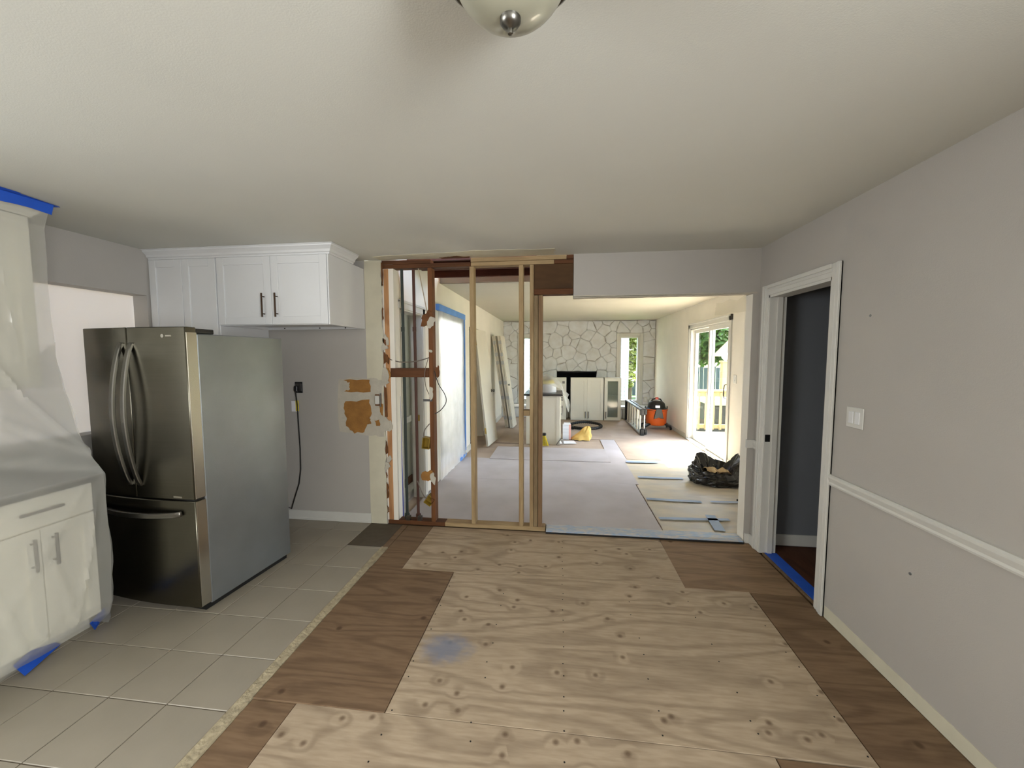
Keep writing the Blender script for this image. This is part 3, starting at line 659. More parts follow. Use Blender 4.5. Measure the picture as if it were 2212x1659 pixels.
# raised hearth
hearth = struct('trim_3', MB().box(FXL, FXR, 10.02, FY, .002, .25), M_JOINT)
MB().box(FXL+.002, FXR-.002, 9.99, FY-.01, .25, .305).build('hearth_slab', M_STONE, hearth, bevel=.008)
x_ = FXL+.01
while x_ < FXR-.1:
    w_ = min(rs.uniform(.16, .34), FXR-.01-x_)
    MB().box(x_, x_+w_-.012, 10.0, 10.03, .012, .24).build('stone', M_STONE, hearth, bevel=.008); x_ += w_
def slit_window(name, r_, g):
    o = struct(name, MB().box(r_[0], g[0]-.05, FY-.035, FY+.02, r_[2], r_[3]).box(g[1]+.05, r_[1], FY-.035, FY+.02, r_[2], r_[3]).box(g[0]-.05, g[1]+.05, FY-.035, FY+.02, g[3]+.05, r_[3]).box(g[0]-.05, g[1]+.05, FY-.035, FY+.02, r_[2], g[2]-.05), M_TRIM, bevel=.005)
    f = MB().box(g[0]-.05, g[0], FY-.01, FY+.12, g[2]-.05, g[3]+.05).box(g[1], g[1]+.05, FY-.01, FY+.12, g[2]-.05, g[3]+.05).box(g[0], g[1], FY-.01, FY+.12, g[3], g[3]+.05).box(g[0], g[1], FY-.01, FY+.12, g[2]-.05, g[2]).build('sash', M_TRIM, o, bevel=.004)
    MB().box(g[0]-.01, g[1]+.01, FY+.05, FY+.056, g[2]-.01, g[3]+.01).build('pane', M_GLASS, f)
    MB().box(r_[0]-.02, r_[1]+.02, FY-.06, FY, r_[2]-.03, r_[2]).build('sill', M_TRIM, o, bevel=.004)
    MB().tube([(g[1]-.10, FY-.012, g[2]-.03), (g[1]-.08, FY-.05, g[2]-.03), (g[1]-.02, FY-.06, g[2]-.01)], .007, 6).build('crank', M_TRIM, f)
    return o
slit_window('window_1', W1, (-.95, -.68, .43, 2.03))
slit_window('window_2', W2, (1.545, 1.955, .43, 2.03))

# ------------------------------------------------------------------ STUD FRAME
fr = thing('stud_wall_frame', 'exposed timber stud frame of an opened partition wall beside the gap to the far room', 'stud frame', (-.85, 3.495, 0))
Y0s, Y1s = 3.446, 3.535
def member(name, x0, x1, z0, z1, m, lab=None, y0=Y0s, y1=Y1s):
    return MB().box(x0, x1, y0, y1, z0, z1).build(name, m, fr, bevel=.002, label=lab)
member('stud', -1.590, -1.545, .040, 2.358, M_OLDPALE, 'pale orange old stud')
member('stud', -1.179, -1.141, .040, 2.358, M_OLD, 'dark brown old stud')
member('stud', -.798, -.760, .040, 2.358, M_STUD)
member('stud', -.362, -.324, .040, 2.358, M_STUD)
member('stud', -.266, -.2315, .040, 2.358, M_STUD)
member('stud', -.2285, -.1945, .040, 2.098, M_STUDB, y0=Y0s+.003)
member('stud', -.191, -.155, .040, 2.098, M_STUDR, 'reddish jack stud beside the opening')
member('sill_plate', -1.600, -1.052, .001, .039, M_OLDH, 'dark brown old sill plate')
member('sill_plate', -1.050, -.125, .001, .039, M_STUDH, 'pale new sill plate')
member('top_plate', -1.600, -.786, 2.360, 2.396, M_OLDH, 'dark brown old top plate')
member('top_plate', -1.604, -1.15, 2.397, 2.432, M_OLDH, 'dark brown old top plate')
member('top_plate', -.784, -.06, 2.360, 2.394, M_STUDH)
member('top_plate', -.786, .045, 2.397, 2.432, M_STUDH)
member('top_plate', -.058, .105, 2.360, 2.394, M_OLDH)
member('top_plate', .047, .105, 2.397, 2.432, M_OLDH)
member('header_box', -.228, .105, 2.150, 2.358, M_OSB, 'dark stained header board', Y0s-.002, Y1s)
member('header_box', -.228, .105, 2.101, 2.149, M_OLDH, 'brown board under the header', Y0s-.006, Y1s)
member('blocking', -1.543, -1.181, 1.384, 1.466, M_OLDH, 'dark scorched blocking between the old studs')
member('blocking', -.322, -.268, 1.045, 1.095, M_STUDH)
def scrap(cx, cz, w_, h, m, y=Y0s-.012, t=.012, seed=0, lab=None, n=17):
    r_ = random.Random(seed); pts = []; ph = r_.uniform(0, 6)
    for k in range(n):
        a = 2*PI*k/n+r_.uniform(-.10, .10); q = (.80+.22*math.sin(2*a+ph)+.10*math.sin(5*a+ph*2))*r_.uniform(.86, 1.10); pts.append((cx+w_/2*q*math.cos(a), cz+h/2*q*math.sin(a)))
    return MB().prism(pts, y, y+t, 'y').build('drywall_scrap', m, fr, label=lab)
scrap(-1.185, 1.905, .12, .20, M_DARKPAPER, seed=1, lab='brown torn drywall scrap'); scrap(-1.15, 1.875, .10, .11, M_PLASTER, y=Y0s-.018, t=.01, seed=2, lab='white torn plaster scrap')
scrap(-1.205, .475, .13, .15, M_PAPER, seed=4, lab='brown cardboard-backed drywall scrap'); scrap(-1.155, .455, .07, .11, M_PLASTER, y=Y0s-.02, t=.012, seed=5)
scrap(-1.16, 1.24, .055, .12, M_PLASTER, seed=6); scrap(-1.16, 1.62, .035, .04, M_PLASTER, seed=7)
scrap(-1.11, 1.43, .045, .17, M_OLD, y=Y0s+.02, seed=8, lab='splintered wood sliver')
scrap(-1.575, 1.72, .06, .12, M_PLASTER, seed=9); scrap(-1.57, 1.55, .05, .09, M_DARKPAPER, seed=10); scrap(-1.565, 1.42, .06, .12, M_PAPER, seed=12); scrap(-1.565, .93, .06, .16, M_PLASTER, seed=13); scrap(-1.575, .62, .05, .09, M_PLASTER, seed=14)
def jbox(cx, cz, w_, h, m, rot, lab):
    xf = Matrix.Translation((cx, Y0s+.02, cz)) @ Matrix.Rotation(rot, 4, 'Y')
    mb = MB(xf); t = .004
    mb.box(-w_/2, w_/2, .04, .044, -h/2, h/2).box(-w_/2, -w_/2+t, -.02, .04, -h/2, h/2).box(w_/2-t, w_/2, -.02, .04, -h/2, h/2).box(-w_/2, w_/2, -.02, .04, -h/2, -h/2+t).box(-w_/2, w_/2, -.02, .04, h/2-t, h/2)
    return mb.build('junction_box', m, fr, label=lab)
M_BOXY = mat('ochre_box', (150, 122, 34), .6, var=.15)
jbox(-1.222, .775, .07, .105, M_BOXY, .12, 'ochre junction box on the dark stud'); jbox(-1.20, .235, .075, .085, M_BOXY, .6, 'tilted ochre junction box low on the dark stud')
MB().box(-1.235, -1.15, Y0s-.01, Y0s-.004, 1.165, 1.185).build('metal_bracket', M_COUNTER, fr)
# old receptacle in the ragged wall edge
rc = thing('wall_outlet', 'loose white receptacle hanging in the broken wall edge by the orange stud', 'outlet', (-1.655, YP-.004, 1.17))
MB().box(-1.69, -1.63, YP-.012, YP-.003, 1.12, 1.225).build('bracket', M_DARKPAPER, rc, bevel=.002)
MB().box(-1.685, -1.645, YP-.03, YP-.012, 1.135, 1.215).build('receptacle', M_TRIM, rc, bevel=.005)
MB().box(-1.640, -1.632, YP-.02, YP-.003, 1.11, 1.235).build('mounting_strap', M_NICKEL, rc)
# pipes
def pipe(x, m, label, r):
    t = thing('pipe', label, 'pipe', (x, 3.50, .04), group=None)
    MB().cyl((x, 3.50, .04), (x, 3.50, 1.380), r, seg=12).cyl((x, 3.50, 1.38), (x, 3.49, 2.359), r, seg=12).build('tube', m, t, smooth=True)
    MB().cyl((x, 3.50, .04), (x, 3.50, .085), r*1.7, seg=12).build('collar', m, t, smooth=True)
    MB().box(x+.012, x+.050, 3.44, 3.475, .040, .085).build('pipe_clamp', M_NICKEL, t, bevel=.003)
    MB().cyl((x, 3.49, 1.80), (x, 3.49, 1.84), r*1.25, seg=12).build('coupling', m, t, smooth=True)
pipe(-1.435, M_PIPEG, 'dark green vertical pipe nearer the orange stud', .0135); pipe(-1.325, M_PIPEB, 'rust brown vertical pipe nearer the dark brown stud', .0135)
def cable(pts, label, m=M_CABLE, r=.005, n=14, cat='cable', name='electric_cable'):
    P = [Vector(p) for p in pts]; out = []
    for i in range(len(P)-1):
        p0, p1, p2, p3 = P[max(i-1, 0)], P[i], P[i+1], P[min(i+2, len(P)-1)]
        for k in range(n):
            t = k/n; out.append(.5*((2*p1)+(-p0+p2)*t+(2*p0-5*p1+4*p2-p3)*t*t+(-p0+3*p1-3*p2+p3)*t**3))
    out.append(P[-1]); base = tuple(P[-1])
    return single(name, MB().tube(out, r, 6), m, label, cat, base, smooth=True)
cable([(-1.56, 3.445, 1.55), (-1.45, 3.47, 1.52), (-1.30, 3.47, 1.53), (-1.18, 3.452, 1.56)], 'grey cable sagging across two pipes above the scorched block')
cable([(-1.27, 3.47, 2.358), (-1.22, 3.47, 2.1), (-1.185, 3.445, 1.95)], 'pale cable dropping from the top plate to the dark stud', mat('pale_cable', (176, 160, 136), .6))
cable([(-1.185, 3.44, 1.55), (-1.215, 3.43, 1.42), (-1.205, 3.43, 1.30), (-1.175, 3.44, 1.22)], 'thin cable looping past the end of the scorched block', r=.0035)
cable([(-1.125, 3.44, 1.44), (-1.09, 3.43, 1.33), (-1.03, 3.43, 1.23), (-1.02, 3.43, 1.16), (-1.07, 3.44, 1.09), (-1.13, 3.445, 1.05)], 'dark cable bowing out on the plastic sheet side of the dark stud', r=.004, m=M_CORD)
cable([(-1.18, 3.44, .96), (-1.225, 3.43, .90), (-1.235, 3.435, .83)], 'short grey cable entering the ochre box at mid height', r=.005)
cable([(-1.31, 3.45, .42), (-1.25, 3.43, .30), (-1.22, 3.44, .26)], 'short grey cable running down to the lowest ochre box', r=.005)

# ------------------------------------------------------------------ FRIDGE
FRZ = math.radians(-5)
fg = thing('refrigerator', 'stainless steel french door refrigerator pulled out onto the tile floor', 'refrigerator', (-2.511, 2.4326, .006), FRZ)
HW, HD = .39, .37
def L_(mb, name, m, parent=fg, **k): return mb.build(name, m, parent, local=True, **k)
L_(MB().box(-HW+.005, HW-.005, -HD+.085, HD, .03, 1.705), 'body', M_FRSIDE, bevel=.006)
L_(MB().box(-HW+.02, HW-.02, -HD+.06, HD-.03, .0, .035), 'base_grille', M_BLACK)
def fdoor(x0, x1, z0, z1, name):
    pts = []; n = 14
    for i in range(n+1):                               # gently convex front
        x = x0+(x1-x0)*i/n; pts.append((x, -HD+.012-.024*(1-(x/HW)**2)))
    poly = pts+[(x1, -HD+.08), (x0, -HD+.08)]
    return L_(MB().prism(poly, z0, z1, 'z'), name, M_STEEL, bevel=.004, smooth=True)
SPL = -.012
dl = fdoor(-HW, SPL-.003, .715, 1.742, 'door'); dr = fdoor(SPL+.003, HW, .715, 1.742, 'door'); dz_ = fdoor(-HW, HW, .045, .705, 'freezer_drawer')
for d_, z0, z1 in ((dr, .715, 1.715), (dz_, .045, .705)):
    L_(MB().box(HW-.001, HW+.0025, -HD+.018, -HD+.08, z0+.004, z1-.004), 'lit_door_edge', M_STEELEDGE, d_, bevel=.001, label='steel door edge coloured as if lit from the right')  # paler steel puts the light on the right-hand door sides into colour
L_(MB().box(-HW+.01, HW-.01, -HD+.02, -HD+.08, .706, .714), 'door_gasket', M_DARK)
L_(MB().box(SPL-.0025, SPL+.0025, -HD+.02, -HD+.08, .72, 1.73), 'door_gasket', M_DARK)
L_(MB().box(HW-.09, HW-.008, -HD+.05, -HD+.20, 1.706, 1.735), 'hinge_cover', M_BLACK, bevel=.004); L_(MB().box(-HW+.008, -HW+.09, -HD+.05, -HD+.20, 1.706, 1.735), 'hinge_cover', M_BLACK, bevel=.004)
def bow(x, bend, d_):
    pts = []
    for i in range(21):
        t = i/20; b = math.sin(PI*t)**.75
        pts.append((x+bend*b, -HD-.012-.062*b, .79+.86*t))
    L_(MB().bar(pts, .030, .018, (1, 0, 0)), 'handle', M_NICKEL, d_, bevel=.004, smooth=True)
bow(SPL-.040, -.014, dl); bow(SPL+.036, -.004, dr)
pts = []
for i in range(19):
    t = i/18; b = math.sin(PI*t)**.6; pts.append((-.31+.62*t, -HD-.008-.05*b, .632-.01*b))
L_(MB().bar(pts, .018, .032, (0, 1, 0)), 'handle', M_NICKEL, dz_, bevel=.004, smooth=True)
L_(MB().cyl((.245, -HD-.004, 1.69), (.245, -HD+.0, 1.69), .011, seg=16).box(.262, .30, -HD-.001, -HD+.004, 1.686, 1.694), 'badge', M_STEELEDGE, dr)
L_(MB().box(.225, .315, -HD-.002, -HD+.004, .727, .737), 'badge', M_STEELEDGE, dr)

# ------------------------------------------------------------------ wall cabinets round the fridge
CY = 2.90
fc = thing('wall_cabinet', 'white two door shaker cabinet hung above the fridge alcove', 'cabinet', (-2.255, 3.17, 1.825))
MB().box(-2.727, -1.782, CY, YP-.003, 1.845, 2.36).box(-2.727, -2.709, CY, YP-.003, 1.822, 1.845).box(-1.80, -1.782, CY, YP-.003, 1.822, 1.845).box(-2.709, -1.80, CY, CY+.018, 1.822, 1.845).box(-2.709, -1.80, YP-.021, YP-.003, 1.822, 1.845).build('body', M_CAB, fc, bevel=.002)
MB().box(-1.782, -1.770, CY-.02, YP-.003, 1.822, 2.36).build('end_panel', M_CAB, fc, bevel=.002)
for (xa, xb, hx) in ((-2.722, -2.258, .406), (-2.254, -1.786, .05)):
    xf = frame_xf((xa, CY, 1.828), (1, 0, 0), (0, 0, 1)); d_ = shaker(xf, xb-xa, .528, .021).build('door', M_CAB, fc, bevel=.0015)
    xf2 = frame_xf((xa, CY-.021, 1.828), (1, 0, 0), (0, 0, 1)); pull(xf2, (hx, .055, 0), (hx, .24, 0), .03, .0065).build('handle', M_BRONZE, d_, smooth=True)
for xx in (-2.55, -2.2, -1.95): MB().cyl((xx, YP-.0215, 1.834), (xx, YP-.025, 1.834), .006, seg=8).build('screw', M_BLACK, fc)
cc = thing('wall_cabinet', 'tall white corner wall cabinet behind the fridge, beside the side opening', 'cabinet', (-3.03, 3.17, 1.37))
MB().box(-3.335, -2.729, CY, YP-.003, 1.37, 2.36).build('body', M_CAB, cc, bevel=.002)
for xa, xb in ((-3.33, -3.035), (-3.03, -2.733)):
    shaker(frame_xf((xa, CY, 1.374), (1, 0, 0), (0, 0, 1)), xb-xa, .982, .021).build('door', M_CAB, cc, bevel=.0015)
def crown_profile():
    return [(0, 0), (.012, 0), (.014, .012), (.024, .018), (.030, .034), (.050, .052), (.056, .056), (.058, .066), (.066, .068), (.066, .073), (0, .073)]
def crown_run(mb, path, z):           # path: list of (x,y); offset outwards given by mitred normals
    prof = crown_profile(); n = len(prof); vs = []
    for (x, y, ox, oy) in path: vs += [(x+ox*p[0], y+oy*p[0], z+p[1]) for p in prof]
    fs = [(i*n+k, i*n+(k+1) % n, (i+1)*n+(k+1) % n, (i+1)*n+k) for i in range(len(path)-1) for k in range(n)]
    fs += [tuple(range(n))[::-1], tuple(range((len(path)-1)*n, len(path)*n))]
    return mb.add(vs, fs)
cr = crown_run(MB(), [(-3.335, CY-.004, 0, -1), (-1.772, CY-.004, 1, -1), (-1.772, 3.24, 1, 0)], 2.3585)
single('crown_molding', cr, M_CAB, 'white stepped crown molding capping the cabinets above the fridge', 'molding', (-2.5, CY, 2.36))

# ------------------------------------------------------------------ wrapped cabinets on the left
bc = thing('base_cabinet', 'white base cabinet with a drawer and two doors behind clear plastic', 'cabinet', (-2.98, 1.64, .006))
BX = -2.635
MB().box(-3.335, BX, 1.40, 1.872, .10, .875).box(-3.335, BX-.07, 1.40, 1.872, .006, .10).build('body', M_CREAMCAB, bc, bevel=.002)
for y0, y1, hy in ((1.405, 1.634, .19), (1.639, 1.868, .04)):
    d_ = shaker(frame_xf((BX, y0, .11), (0, 1, 0), (0, 0, 1)), y1-y0, .595, .02, .055).build('door', M_CREAMCAB, bc, bevel=.0015)
    pull(frame_xf((BX+.02, y0, .11), (0, 1, 0), (0, 0, 1)), (hy, .39, 0), (hy, .555, 0), .03, .007).build('handle', M_NICKELPALE, d_, smooth=True)
dd = MB(frame_xf((BX, 1.405, .715), (0, 1, 0), (0, 0, 1))).box(0, .463, 0, .155, 0, .02).build('drawer', M_CREAMCAB, bc, bevel=.002)
pull(frame_xf((BX+.02, 1.405, .715), (0, 1, 0), (0, 0, 1)), (.145, .085, 0), (.315, .085, 0), .03, .007).build('handle', M_NICKELPALE, dd, smooth=True)
b2 = copy_tree(bc); b2.location = (-2.98, 1.64-.478, .006)
b2['label'] = 'white base cabinet nearest the camera, behind the same clear plastic'
bc['group'] = b2['group'] = 'base cabinets under the dark counter'
single('countertop', MB().box(-3.335, -2.590, .90, 1.882, .876, .910), M_COUNTER, 'dark countertop on the plastic wrapped base cabinets', 'countertop', (-2.96, 1.4, .876), bevel=.004)
uc = thing('wall_cabinet', 'pale wall cabinet wrapped in plastic over the dark counter', 'cabinet', (-3.15, 1.5, 1.40))
UX = -2.985
MB().box(-3.335, UX, .95, 1.925, 1.40, 2.36).build('body', M_CREAMCAB, uc, bevel=.002)
for y0, y1 in ((.955, 1.275), (1.28, 1.60), (1.605, 1.92)): shaker(frame_xf((UX, y0, 1.405), (0, 1, 0), (0, 0, 1)), y1-y0, .95, .02).build('door', M_CREAMCAB, uc, bevel=.0015)
crown_run(MB(), [(UX+.004, .95, 1, 0), (UX+.004, 1.93, 1, 1), (-3.335, 1.93, 0, 1)], 2.360).build('crown', M_CREAMCAB, uc)
# the sheet
prof = [(-2.862, 2.430), (-2.880, 2.37), (-2.910, 2.30), (-2.912, 1.95), (-2.905, 1.55), (-2.87, 1.38), (-2.75, 1.15), (-2.61, .965), (-2.572, .918), (-2.566, .80), (-2.560, .5), (-2.580, .16), (-2.615, .03), (-2.63, .016)]
def prof_at(t):
    f = t*(len(prof)-1); i = min(int(f), len(prof)-2); k = f-i; return Vector(prof[i]).lerp(Vector(prof[i+1]), k)
CREASE = [((1.98, .98), (1.30, 1.52), .030, .020), ((1.95, .95), (1.66, 1.62), .022, .018), ((1.99, .93), (1.05, 1.25), .035, .016), ((1.80, .86), (1.42, .30), .025, .014), ((1.85, .80), (1.72, .10), .020, .016), ((1.62, .60), (1.75, .05), .030, .012),
          ((1.35, .75), (1.55, .05), .025, .013), ((1.20, .80), (1.30, .10), .03, .012), ((1.74, 2.30), (1.80, 1.5), .014, .010), ((1.55, 2.3), (1.50, 1.45), .012, .010), ((1.90, .5), (1.50, .05), .02, .012), ((1.70, 1.12), (1.15, 1.7), .02, .012)]
def crease(y, z):
    h = 0
    for (a, b, w_, hh) in CREASE:
        dx, dz = b[0]-a[0], b[1]-a[1]; t = max(0, min(1, ((y-a[0])*dx+(z-a[1])*dz)/(dx*dx+dz*dz)))
        d = math.hypot(y-a[0]-t*dx, z-a[1]-t*dz)
        if d < w_: h += hh*(1-d/w_)*min(1, 4*t+.3)*min(1, 4*(1-t)+.2)
    return h
def yend(z):
    t = max(0, min(1, (z-.95)/.42)); return 1.895+.055*t*t*(3-2*t)
def sheet(u, v):
    p = prof_at(v); x, z = p; y = .55+u*(yend(z)-.55)
    a = min(1, v*4)
    fold = crease(y, z)+.008*noise.noise(Vector((y*3.2+z*1.8, z*1.2, 5)))+.004*noise.noise(Vector((y*9-z*5, z*4, 9)))
    if .42 < v < .62: fold += .015*max(0, noise.noise(Vector((y*2.5+z*3.5, z*2, 2))))
    if v > .85: fold += .02*noise.noise(Vector((y*6, z*3, 1)))
    if z < .09: x -= .10*max(0, u-.25)*(1-z/.09)
    return (x+max(fold, -.004)*a*1.0, y+.006*noise.noise(Vector((z*3, 1, y)))*a, max(z, .014))
ps = thing('plastic_sheet', 'clear plastic sheet taped from ceiling to tiles over the cabinets', 'plastic sheet', (-2.75, 1.4, .006))
smb = MB().grid(sheet, 90, 120)
def flap(u, v):                         # end of the sheet turned in towards the wall
    z = .016+(1.66-.016)*v; 
    f = [k for k in range(len(prof)-1) if prof[k][1] >= z >= prof[k+1][1]]
    i = f[0]; k = (prof[i][1]-z)/(prof[i][1]-prof[i+1][1]); x0 = prof[i][0]+(prof[i+1][0]-prof[i][0])*k
    x = x0+(-3.325-x0)*u
    y = yend(z)+.006+.02*math.sin(u*3)+.012*noise.noise(Vector((x*4+z*4, z*2-x*3, 4)))+.010*noise.noise(Vector((x*11+z*9, z*3, 7)))
    top = 1.66-.0*u
    return (x, y, z*(1-.12*u) if z > 1.0 else z)
smb.grid(flap, 26, 44)
smb.build('film', M_FILM, ps, smooth=True)
def tape(pts, w_, m, parent, lab=None, axis='z', name='tape_strip', t=.0015):
    """flat strip through pts lying square to axis"""
    P = [Vector(p) for p in pts]; up = {'z': Vector((0, 0, 1)), 'x': Vector((1, 0, 0)), 'y': Vector((0, 1, 0))}[axis]
    vs = []
    for i, p in enumerate(P):
        d = (P[min(i+1, len(P)-1)]-P[max(i-1, 0)]).normalized(); s_ = d.cross(up).normalized()
        vs += [p-s_*w_/2, p+s_*w_/2, p+s_*w_/2+up*t, p-s_*w_/2+up*t]
    fs = [(i*4+k, i*4+(k+1) % 4, (i+1)*4+(k+1) % 4, (i+1)*4+k) for i in range(len(P)-1) for k in range(4)]+[(3, 2, 1, 0), tuple(range(len(P)*4-4, len(P)*4))]
    return MB().add(vs, fs).build(name, m, parent, label=lab)
MB().grid(lambda u, v: (-2.846-.020*v, 1.0+.96*u, 2.4315-.052*v+.004*math.sin(u*23)*v), 20, 3).build('tape_strip', M_BLUE, ps, label='blue tape along the ceiling')
tape([(-2.825, 1.2, ZC-.003), (-2.83, 1.6, ZC-.003), (-2.842, 1.80, ZC-.003)], .06, M_BLUE, ps, 'blue tape along the ceiling')
tape([(-2.838, 1.74, ZC-.0048), (-2.875, 1.985, ZC-.0048)], .055, M_BLUE, ps, 'blue tape along the ceiling')
def ftape(a, b, zz):
    vs = [(a[0]-.05, a[1], zz), (b[0]-.05, b[1], zz), (b[0]+.015, b[1]+.02, .0145), (a[0]+.015, a[1], .0145)]
    MB().add([tuple(v) for v in vs]+[(v[0]+.002, v[1], v[2]+.003) for v in vs], [(3, 2, 1, 0), (4, 5, 6, 7), (0, 1, 5, 4), (1, 2, 6, 5), (2, 3, 7, 6), (3, 0, 4, 7)]).build('tape_strip', M_BLUE, ps, label='blue tape at the floor')
ftape((-2.61, 1.52), (-2.70, 1.70), .06); MB().add([(-2.60, 1.80, .085), (-2.635, 1.90, .11), (-2.68, 1.93, .045), (-2.63, 1.84, .016), (-2.603, 1.80, .087), (-2.638, 1.90, .112), (-2.683, 1.93, .047), (-2.633, 1.84, .018)], [(0, 1, 2, 3), (7, 6, 5, 4), (0, 4, 5, 1), (1, 5, 6, 2), (2, 6, 7, 3), (3, 7, 4, 0)]).build('tape_strip', M_BLUE, ps, label='blue tape at the floor')

# ------------------------------------------------------------------ ceiling lamp
lp = thing('ceiling_lamp', 'flush ceiling lamp with frosted bowl and nickel finial', 'lamp', (-.104, .832, ZC))
LX, LY = -.104, .832
MB().lathe([(.05, 2.432), (.130, 2.431), (.142, 2.415), (.147, 2.375), (.146, 2.352), (.138, 2.345), (.122, 2.352), (.05, 2.36)], (LX, LY, 0), 48).build('metal_pan', M_NICKEL, lp, smooth=True)
bowl = [(.119*math.cos(t), 2.350-.104*math.sin(t)) for t in [PI/2*k/14 for k in range(14)]]+[(.006, 2.246)]
MB().lathe(bowl, (LX, LY, 0), 48).build('glass_bowl', M_LAMP, lp, smooth=True)
MB().lathe([(.006, 2.252), (.017, 2.251), (.0215, 2.247), (.0210, 2.241), (.016, 2.234), (.008, 2.230), (.0055, 2.228), (.0062, 2.224), (.005, 2.219), (.001, 2.217)], (LX, LY, 0), 24).build('finial', M_NICKEL, lp, smooth=True)

# ------------------------------------------------------------------ switches and outlets
sw1 = thing('light_switch', 'white double rocker switch plate on the grey wall right of the doorway', 'switch', (XR, 2.33, 1.237))
MB().box(XR-.006, XR, 2.268, 2.392, 1.180, 1.294).build('plate', M_TRIM, sw1, bevel=.003)
for y_ in (2.307, 2.353): MB().box(XR-.010, XR-.005, y_-.017, y_+.017, 1.203, 1.270).build('rocker', M_CAB, sw1, bevel=.002)
sw2 = thing('light_switch', 'white switch plate on the cream wall next to the sliding glass door', 'switch', (FXR, 5.76, 1.25))
MB().box(FXR-.006, FXR, 5.70, 5.80, 1.19, 1.31).build('plate', M_TRIM, sw2, bevel=.003); MB().box(FXR-.010, FXR-.005, 5.735, 5.768, 1.22, 1.285).build('rocker', M_CAB, sw2, bevel=.002)
ou = thing('wall_outlet', 'white outlet plate on the stone wall above the orange vacuum', 'outlet', (2.17, FY-.05, .45))
MB().box(2.12, 2.21, FY-.056, FY-.03, .39, .52).build('plate', M_TRIM, ou, bevel=.003); MB().box(2.145, 2.185, FY-.058, FY-.054, .415, .495).build('receptacle', M_CAB, ou, bevel=.002)
fo = thing('wall_outlet', 'small dark outlet on the grey wall behind the fridge', 'outlet', (-2.44, YP, 1.283))
MB().box(-2.487, -2.408, YP-.005, YP, 1.23, 1.335).build('plate', M_BLACK, fo, bevel=.002); MB().box(-2.478, -2.418, YP-.009, YP-.004, 1.245, 1.32).build('receptacle', M_COUNTER, fo, bevel=.002)
pc = thing('power_cord', 'black power cord hanging from the outlet behind the fridge', 'cord', (-2.56, YP-.03, .105))
MB().box(-2.472, -2.44, YP-.045, YP-.009, 1.245, 1.30).build('plug', M_BLACK, pc, bevel=.006)
cp = [(-2.456, YP-.04, 1.25), (-2.458, YP-.02, 1.12), (-2.458, YP-.012, .9), (-2.452, YP-.012, .7), (-2.455, YP-.012, .5), (-2.475, YP-.015, .36), (-2.52, YP-.02, .23), (-2.553, YP-.03, .115), (-2.585, YP-.06, .15), (-2.66, YP-.12, .25), (-2.72, YP-.2, .38)]
MB().tube(cp, .0055, 8).build('cord', M_CORD, pc, smooth=True)
MB().box(-2.52, -2.452, YP-.017, YP-.015, 1.055, 1.155).build('paper_tag', M_CARD, pc, label='white tag'); MB().box(-2.475, -2.445, YP-.020, YP-.0172, 1.06, 1.16).build('paper_tag', M_YELLOW, pc, label='yellow label')

# ------------------------------------------------------------------ FAR ROOM: floor protection
def board(x0, x1, y0, y1, z, m, label, t=.005):
    return single('floor_protection_board', MB().box(x0, x1, y0, y1, z, z+t), m, label, 'board', ((x0+x1)/2, (y0+y1)/2, z), 'hardboard sheets protecting the far floor', bevel=.001)
board(-1.49, .915, 3.56, 4.84, .006, M_HARD, 'broad grey hardboard sheet just past the stud wall and threshold', t=.012)
board(-1.49, .955, 4.845, 5.86, .006, M_HARD, 'grey hardboard sheet in the second row from the threshold', t=.011)
board(-1.49, -1.06, 5.865, 6.52, .004, M_HARDTAN, 'small hardboard piece beside the plastic covered doorway')
board(-1.06, .74, 5.80, 6.62, .018, M_HARD, 'hardboard sheet lapping over the second row, in front of the island', t=.006)
board(.745, 1.005, 5.866, 7.44, .004, M_HARD, 'narrow hardboard strip between the lapped sheet and the sunny corner')
board(1.01, 2.33, 6.06, 7.45, .004, M_HARDTAN, 'hardboard sheet lit by the sun at the sliding door')
board(.05, 1.0, 7.46, 9.62, .004, M_HARDTAN, 'tan hardboard sheet under the black hose')
board(-1.15, -.72, 6.95, 9.9, .010, M_HARDTAN, 'long hardboard strip leading back past the leaning doors')
dsheet = thing('drop_sheet', 'wrinkled tan paper drop sheet with blue tape inside the opening', 'drop sheet', (1.6, 4.7, .0))
def drop(u, v):
    x = .93+u*1.455; y = 3.57+v*2.48
    return (x, y, .006+.013*max(0, noise.noise(Vector((x*2.2+y*1.2, y*6.5, 1))))+.006*abs(noise.noise(Vector((x*5, y*14, 6)))))
MB().grid(drop, 60, 110).build('sheet', M_DROP, dsheet, smooth=True)
for pts, w_ in ([((.97, 5.86, .0215), (1.42, 5.87, .0215)), .09], [((1.0, 5.13, .0215), (1.55, 5.12, .0215)), .06], [((.94, 4.34, .0215), (1.5, 4.31, .0215)), .055], [((1.6, 4.33, .0215), (2.1, 4.36, .0215)), .04], [((.95, 3.82, .0215), (1.6, 3.86, .0215)), .05], [((1.42, 3.60, .0215), (1.46, 3.95, .0215)), .09]):
    tape(pts, w_, M_TAPEDROP, dsheet, 'blue tape strip')
def thr(u, v):
    x = -.118+u*1.652; pr = [(YP-.022, .001), (YP-.018, .018), (YP+.01, .026), (YP+.06, .024), (YP+.125, .020)]
    i = min(4, int(round(v*4))); y, z = pr[i]
    return (x, y+.004*noise.noise(Vector((x*7, 1, i))), z+.003*noise.noise(Vector((x*9, i*3, 0))))
th_m, N_, L__, B_ = nodes('blue_white_taped_film'); 
tv = coords(N_, L__, 'Object', (3, 9, 1)); tn = N_.new('ShaderNodeTexNoise'); tn.inputs['Scale'].default_value = 3; tn.inputs['Distortion'].default_value = 1.5; L__.new(tv, tn.inputs['Vector'])
